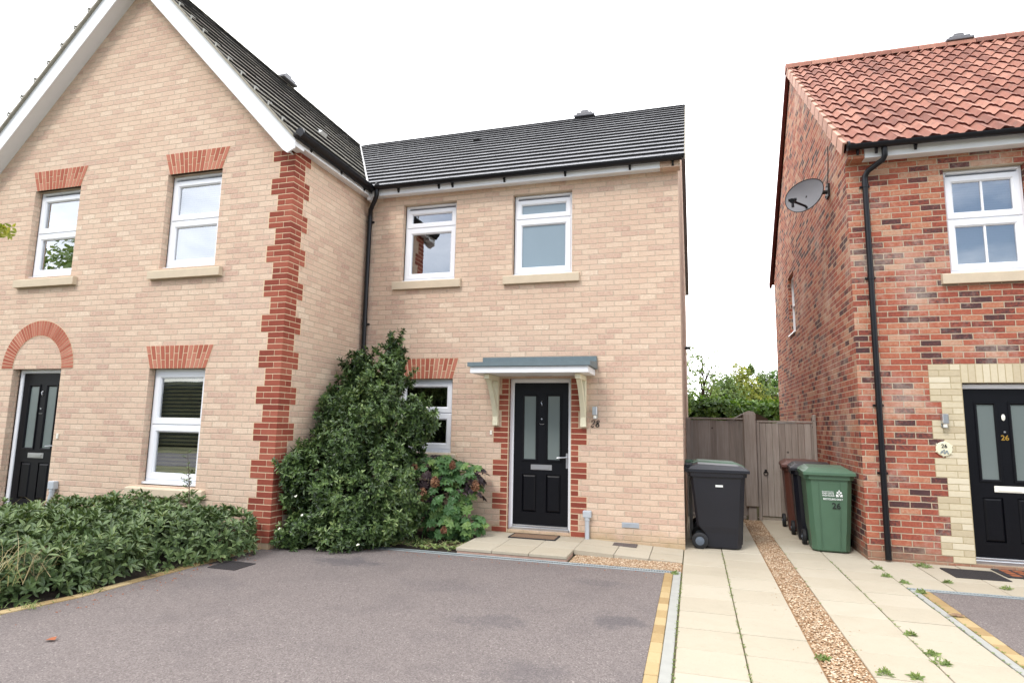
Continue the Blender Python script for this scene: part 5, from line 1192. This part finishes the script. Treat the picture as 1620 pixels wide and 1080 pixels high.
# --- thin sapling in front of the blind window
t = thing('sapling', 'thin bare-stemmed sapling rising from the laurel in front of the lower window', 'sapling', at(299, 800, 5.75)[:2]+(0,))
b = MB(); s0 = Vector(at(299, 815, 5.75)); s1 = Vector(at(297, 715, 5.72)); b.tube([Vector((s0.x, s0.y, 0)), s0, (s0+s1)/2+Vector((.012, 0, 0)), s1], .006, 6, radii=[.008, .006, .005, .002])
g = np.random.default_rng(8); pts = []
for i in range(26):
    f = g.uniform(.05, 1); p = s0.lerp(s1, f); a = g.uniform(0, 6.28); L_ = g.uniform(.05, .15)*(1.1-f*.6); q = p+Vector((math.cos(a)*L_, math.sin(a)*L_*.5, L_*.35)); b.tube([p, q], .0022, 4); 
    for h_ in (.5, .75, 1): pts.append(list(p.lerp(q, h_)))
b.build('stem', M['twig'], t); V, F = leaves(np.array(pts), np.tile([[0, -.3, 1.]], (len(pts), 1)), .028, .010, g, k=3); mesh_np('foliage', V, F, M['leaf_laurel'], t)

# --- dry grass, weeds, litter
def blades(name, centres, n, h, spread, mat, label=None, cat=None, seed=1, group=None, kind=None, lean=.5, org=None, w=.004, parent=None):
    g = np.random.default_rng(seed); V = []; F = []
    for c in centres:
        for i in range(n):
            p = np.array(c)+np.append(g.normal(0, spread, 2), 0); d = norm(np.array([g.normal(0, lean), g.normal(0, lean), 1.])); hh = h*g.uniform(.5, 1.1); s = norm(np.cross(d, g.normal(0, 1, 3)))*w; o = len(V)
            m_ = p+d*hh*.55; tip = p+d*hh+np.array([d[0], d[1], -.55])*hh*.35
            V += [p-s, p+s, m_+s*.8, m_-s*.8, tip]; F += [(o, o+1, o+2, o+3), (o+3, o+2, o+4)]
    o = mesh_np(name, np.array(V), F, mat, parent, org=org); return tag(o, label, cat, group, kind)
blades('grass_tuft', [at(18, 925, 3.72), at(45, 915, 3.9), at(5, 900, 3.7), at(70, 905, 4.1)], 13, .40, .07, M['straw'], 'tuft of dry straw-coloured grass growing through the laurel at the left edge', 'grass tuft', 3, lean=.45, org=(-5.4, 3.8, 0), w=.0026)
blades('grass_tuft', [at(60, 815, 5.9)], 26, .32, .12, M['straw'], 'dry grass wisps standing before the foot of the arched black door', 'grass tuft', 4, lean=.4, org=(-8.5, 5.9, 0))
blades('grass_verge', [(x_, y_, 0) for x_, y_ in ((-5.2, 3.45), (-5.3, 3.2), (-5.15, 3.8), (-5.4, 3.6), (-5.12, 4.3), (-5.1, 5.1), (-5.08, 5.5), (-5.02, 6.0))], 46, .07, .07, M['leaf_weed'], None, None, 5, kind='stuff', lean=.7, org=(-5.2, 4, 0), w=.003)
blades('bed_litter', [(-4.2+.13*i+.05*math.sin(i*7), 7.0+.12*(i % 4)+.03*i % .3, .005) for i in range(12)], 26, .12, .08, M['straw'], None, None, 6, kind='stuff', lean=2.6, org=(-3.5, 7.1, 0), w=.003)
g = np.random.default_rng(9); n = 130; P_ = np.stack([g.uniform(-4.1, -2.72, n), g.uniform(6.99, 7.5, n), np.full(n, .01)], 1); V, F = leaves(P_, np.tile([[0, 0, 1.]], (n, 1)), .045, .018, g, k=6, el=(30, 80)); tag(mesh_np('bed_weeds', V, F, M['leaf_weed'], org=(-3.4, 7.2, 0)), kind='stuff')
def weed(px, py, r, label, seed):
    r = r*(.72 if py > 1000 else .9)
    g = np.random.default_rng(seed); p = onz(px, py); n = int(8+190*r); a = g.uniform(0, 6.28, n); q = r*np.sqrt(g.uniform(0, 1, n))
    P = np.stack([p[0]+q*np.cos(a), p[1]+q*np.sin(a)*.8, np.full(n, .004)], 1); A = norm(np.stack([np.cos(a)*.8, np.sin(a)*.8, np.ones(n)*.9], 1)); V, F = leaves(P, A, .042, .011, g, k=4, el=(40, 88), droop=.2)
    tag(mesh_np('weed', V, F, M['leaf_weed'], org=(p[0], p[1], 0)), label, 'weed', 'weeds growing in the paving joints')
def onz(px, py, z=0.):
    d = rt*((px-810)/960.6)-up*((py-540)/960.6)+fw; k = (z-CAMZ)/d.z; return (d.x*k, d.y*k)
for (px, py, r, lb, sd_) in ((1461, 896, .085, 'largest green weed at the foot of the red wall, right of the black downpipe', 1), (1446, 886, .05, 'small green weed tight against the red wall behind the largest weed', 2),
        (1404, 912, .05, 'green weed in the paving joint in front of the black downpipe', 3), (1389, 899, .035, 'small weed in the joint left of the downpipe foot', 4), (1592, 932, .035, 'small bright weed in the joint in front of the wide grey drain cover', 5),
        (1458, 937, .03, 'weed at the corner where the steel channel meets the block edging', 6), (1432, 922, .045, 'sprawling weed at the left end of the steel drain channel of house 26', 7), (1500, 922, .035, 'flat weed on the slab left of the wide drain cover', 8),
        (1490, 1050, .05, 'weed in the long slab joint at the lower right', 9), (1475, 1035, .04, 'weed in the long joint just above the lowest right weed', 10), (1440, 1004, .03, 'tiny weed higher up the long right-hand joint', 11),
        (1398, 1066, .05, 'weed at the right edge of the gravel strip near the bottom', 12), (1300, 1042, .05, 'weed at the left edge of the gravel strip near the bottom', 13), (1450, 1072, .045, 'weed on the slabs at the bottom edge right of the gravel', 14), (1068, 907, .02, 'tiny weed where the two drain channels meet', 15)): weed(px, py, r, lb, sd_)
blades('joint_moss', [(.30+g.normal(0, .004), y_, .0) for y_ in np.arange(3.3, 8.2, .05) if g.uniform() < .5]+[(-.158+g.normal(0, .003), y_, .0) for y_ in np.arange(3.3, 6.9, .06) if g.uniform() < .7]+[(1.50+g.normal(0, .005), y_, .0) for y_ in np.arange(3.6, 8.3, .05) if g.uniform() < .55]+[(1.04, y_, 0) for y_ in np.arange(4, 9, .2) if g.uniform() < .4]+[(1.968, y_, 0) for y_ in np.arange(4.5, 8.4, .07) if g.uniform() < .6]+[(2.04, y_, 0) for y_ in np.arange(4.5, 7, .09) if g.uniform() < .6],
       9, .016, .006, M['leaf_weed'], None, None, 11, kind='stuff', lean=1.0, org=(.3, 5, 0), w=.0022)
p = onz(81, 1012); b = MB(); b.add([(p[0]-.03, p[1]-.02, .004), (p[0]+.0, p[1]-.028, .012), (p[0]+.035, p[1]+.0, .006), (p[0]+.01, p[1]+.03, .018), (p[0]-.025, p[1]+.02, .010)], [(0, 1, 2), (0, 2, 3), (0, 3, 4)]); tag(b.build('fallen_leaf', M['deadleaf'], org=(p[0], p[1], 0)), 'single orange dead leaf lying on the tarmac at the lower left', 'leaf')
p = onz(1517, 976); b = MB()
for k in range(7):
    a = .3+k*.45; b.add([(p[0], p[1], .006), (p[0]+.045*math.cos(a)-.01*math.sin(a), p[1]+.045*math.sin(a)+.01*math.cos(a), .02), (p[0]+.09*math.cos(a), p[1]+.09*math.sin(a), .008), (p[0]+.045*math.cos(a)+.01*math.sin(a), p[1]+.045*math.sin(a)-.01*math.cos(a), .02)], [(0, 1, 2, 3)])
tag(b.build('fallen_leaf', M['coir'], org=(p[0], p[1], 0)), 'brown shrivelled chestnut leaf on the block edging at the right', 'leaf')

# --- trees
def tree(label, base, height, blobs, mat, seed, dens=26, L=.11, W=.06, k=5, trunk=.10, lump=.3, fill=300, group=None, twigs=14):
    g = np.random.default_rng(seed); t = thing('tree', label, 'tree', (base[0], base[1], 0), group)
    P_, A_ = blob_points(blobs, dens, g, (.6, 1.12), lump=lump); V, F = leaves(P_, A_, L, W, g, k=k, el=(20, 110)); mesh_np('crown', V, F, M[mat], t)
    if fill: P_, A_ = fill_points(blobs, fill, g); V, F = leaves(P_, A_, L*1.1, W*1.1, g, k=k, el=(20, 120)); mesh_np('inner_crown', V, F, M[mat], t)
    b = MB(); bs = Vector((base[0], base[1], 0)); b.tube([bs, bs+Vector((.05, 0, height*.4)), bs+Vector((0, .05, height*.92))], trunk, 8, radii=[trunk, trunk*.7, trunk*.15])
    for i in range(twigs):
        c, r = blobs[i % len(blobs)]; f = g.uniform(.3, .8); p = bs+Vector((.03, 0, height*f)); q = Vector(c)+Vector((g.normal(0, r[0]*.6), g.normal(0, r[1]*.6), g.uniform(-.2, 1.0)*r[2])); b.tube([p, (p+q)/2+Vector((0, 0, .15)), q], trunk*.3, 5, radii=[trunk*.35, trunk*.2, trunk*.06])
    b.build('trunk', M['twig'], t, True); return t
G_ = 'trees beyond the back gardens'
def bl(px, py, Y, r, rz=None): return (at(px, py, Y), (r, r, rz or r))
g = np.random.default_rng(31); hblobs = [bl(px, py, 18+g.uniform(-.8, .8), g.uniform(.42, .62), g.uniform(.35, .5)) for px in range(1060, 1262, 15) for py in (662, 690, 720)]
hblobs = [((c[0], c[1], c[2]+g.uniform(-.08, .08)), r) for c, r in hblobs]
t = thing('ivy_hedge', 'leafy mid-green hedge rising behind the fence and gate', 'hedge', (1.2, 18, 0))
P_, A_ = blob_points(hblobs, 70, g, (.8, 1.1), lump=.15); V, F = leaves(P_, A_, .15, .09, g, k=5, el=(25, 90)); mesh_np('foliage', V, F, M['leaf_hedge'], t)
P_, A_ = fill_points(hblobs, 1200, g); V, F = leaves(P_, A_, .16, .10, g, k=4); mesh_np('inner_foliage', V, F, M['leaf_hedge'], t); stems(t, (1.2, 18, 0), [b_[0] for b_ in hblobs[:10]], .03)
tree('slender loose-leaved tree beside the cream brick wall, sky showing through it', (.3, 21), 4.6, [bl(1098, 560, 21, .25, .35), bl(1103, 580, 21, .40, .5), bl(1108, 600, 21, .5, .5), bl(1112, 620, 21, .6, .5), bl(1122, 612, 21, .4, .4), bl(1095, 625, 21, .5, .5), bl(1134, 566, 21, .12, .25), bl(1131, 595, 21, .22, .3), bl(1125, 635, 21, .6, .4)], 'leaf_grey', 41, dens=22, L=.10, W=.055, k=4, fill=0, group=G_, twigs=26, trunk=.05)
tree('bright yellow-green pointed tree above the thick fence post', (1.75, 25), 3.6, [bl(1172, 600, 25, .35, .6), bl(1170, 618, 25, .75, .6), bl(1163, 632, 25, .9, .6), bl(1182, 628, 25, .7, .6), bl(1188, 640, 25, .9, .5)], 'leaf_lime', 42, dens=40, L=.12, W=.06, group=G_)
tree('mid-green bushy tree left of the yellow-green one', (1.1, 24), 3.3, [bl(1148, 612, 24, .5, .5), bl(1142, 628, 24, .7, .6), bl(1155, 632, 24, .7, .5), bl(1136, 640, 24, .6, .5)], 'leaf_grey', 43, dens=36, group=G_)
tree('pale green open tree right of the yellow-green one', (3.1, 26), 3.4, [bl(1200, 618, 26, .6, .6), bl(1212, 626, 26, .6, .6), bl(1196, 634, 26, .8, .5), bl(1188, 585, 26, .12, .2), bl(1206, 602, 26, .25, .4)], 'leaf_grey', 44, dens=24, group=G_, twigs=20)
tree('blue-green conical tree against the red brick wall', (4.2, 27), 3.9, [bl(1228, 600, 27, .3, .5), bl(1229, 618, 27, .45, .6), bl(1228, 636, 27, .6, .5), bl(1216, 640, 27, .5, .4)], 'leaf_hedge', 45, dens=34, group=G_)
# street tree whose twig reaches in at the left edge
t = thing('tree', 'yellowing leafy twig reaching in at the left edge, in front of the gabled brick wall', 'tree', (-8.1, 3.2, 0)); b = MB()
tw_ = Vector(at(7, 362, 4.0)); q0 = Vector((-8.1, 3.2, 2.7)); b.tube([(-8.1, 3.2, 0), (-8.1, 3.2, 1.6), q0, (-8.0, 3.2, 4.2)], .05, 8, radii=[.06, .05, .04, .015]); b.tube([q0, (q0+tw_)/2+Vector((0, 0, .12)), tw_+Vector((-.05, 0, 0))], .012, 6, radii=[.014, .008, .003]); b.build('trunk', M['twig'], t, True)
g = np.random.default_rng(12); Q = np.array([list(tw_+Vector((g.normal(-.09, .07), g.normal(0, .05), g.normal(0, .03)))) for _ in range(16)]); V, F = leaves(Q, np.tile([[.7, -.2, -.2]], (16, 1)), .075, .03, g, k=3, el=(10, 80)); mesh_np('crown', V, F, M['leaf_lime'], t)
# across the street, behind the camera: what the windows mirror
for (x_, y_, h_, s_, lb) in ((-26.5, -7.5, 9.4, 51, 'large tree across the street to the left, mirrored in the upper window'), (-13, -17, 6.5, 52, 'round tree across the street opposite the driveway'), (4, -19, 7, 53, 'broad tree across the street behind the camera'), (14, -18, 6, 54, 'smaller tree across the street to the right')):
    tree(lb, (x_, y_), h_*.8, [((x_+dx*h_*.16, y_+dy*h_*.16, h_*(.62+.14*dz)), (h_*.2, h_*.2, h_*.2)) for dx, dy, dz in ((0, 0, 1.2), (1, 0, 0), (-1, 0, .2), (0, 1, -.3), (0, -1, .1), (.6, .6, .9), (-.7, .5, .8))], 'leaf_grey', s_, dens=6, L=.26, W=.16, k=5, fill=500, trunk=.18)
b = MB(); b.bbox(-40, 40, -14.9, -13.4, -.1, 3.5, .25); hd = b.build('hedge_core', simple('added_dark_hedge', (32, 40, 27), .95, var=.45, scale=3, bmp=.9, bscale=12)); hd.name = 'reflection_hedge'; tag(hd, 'long unseen dark hedge added across the street for the windows to mirror', 'hedge')  # unseen hedge, added tall and dark so the lower panes mirror dark
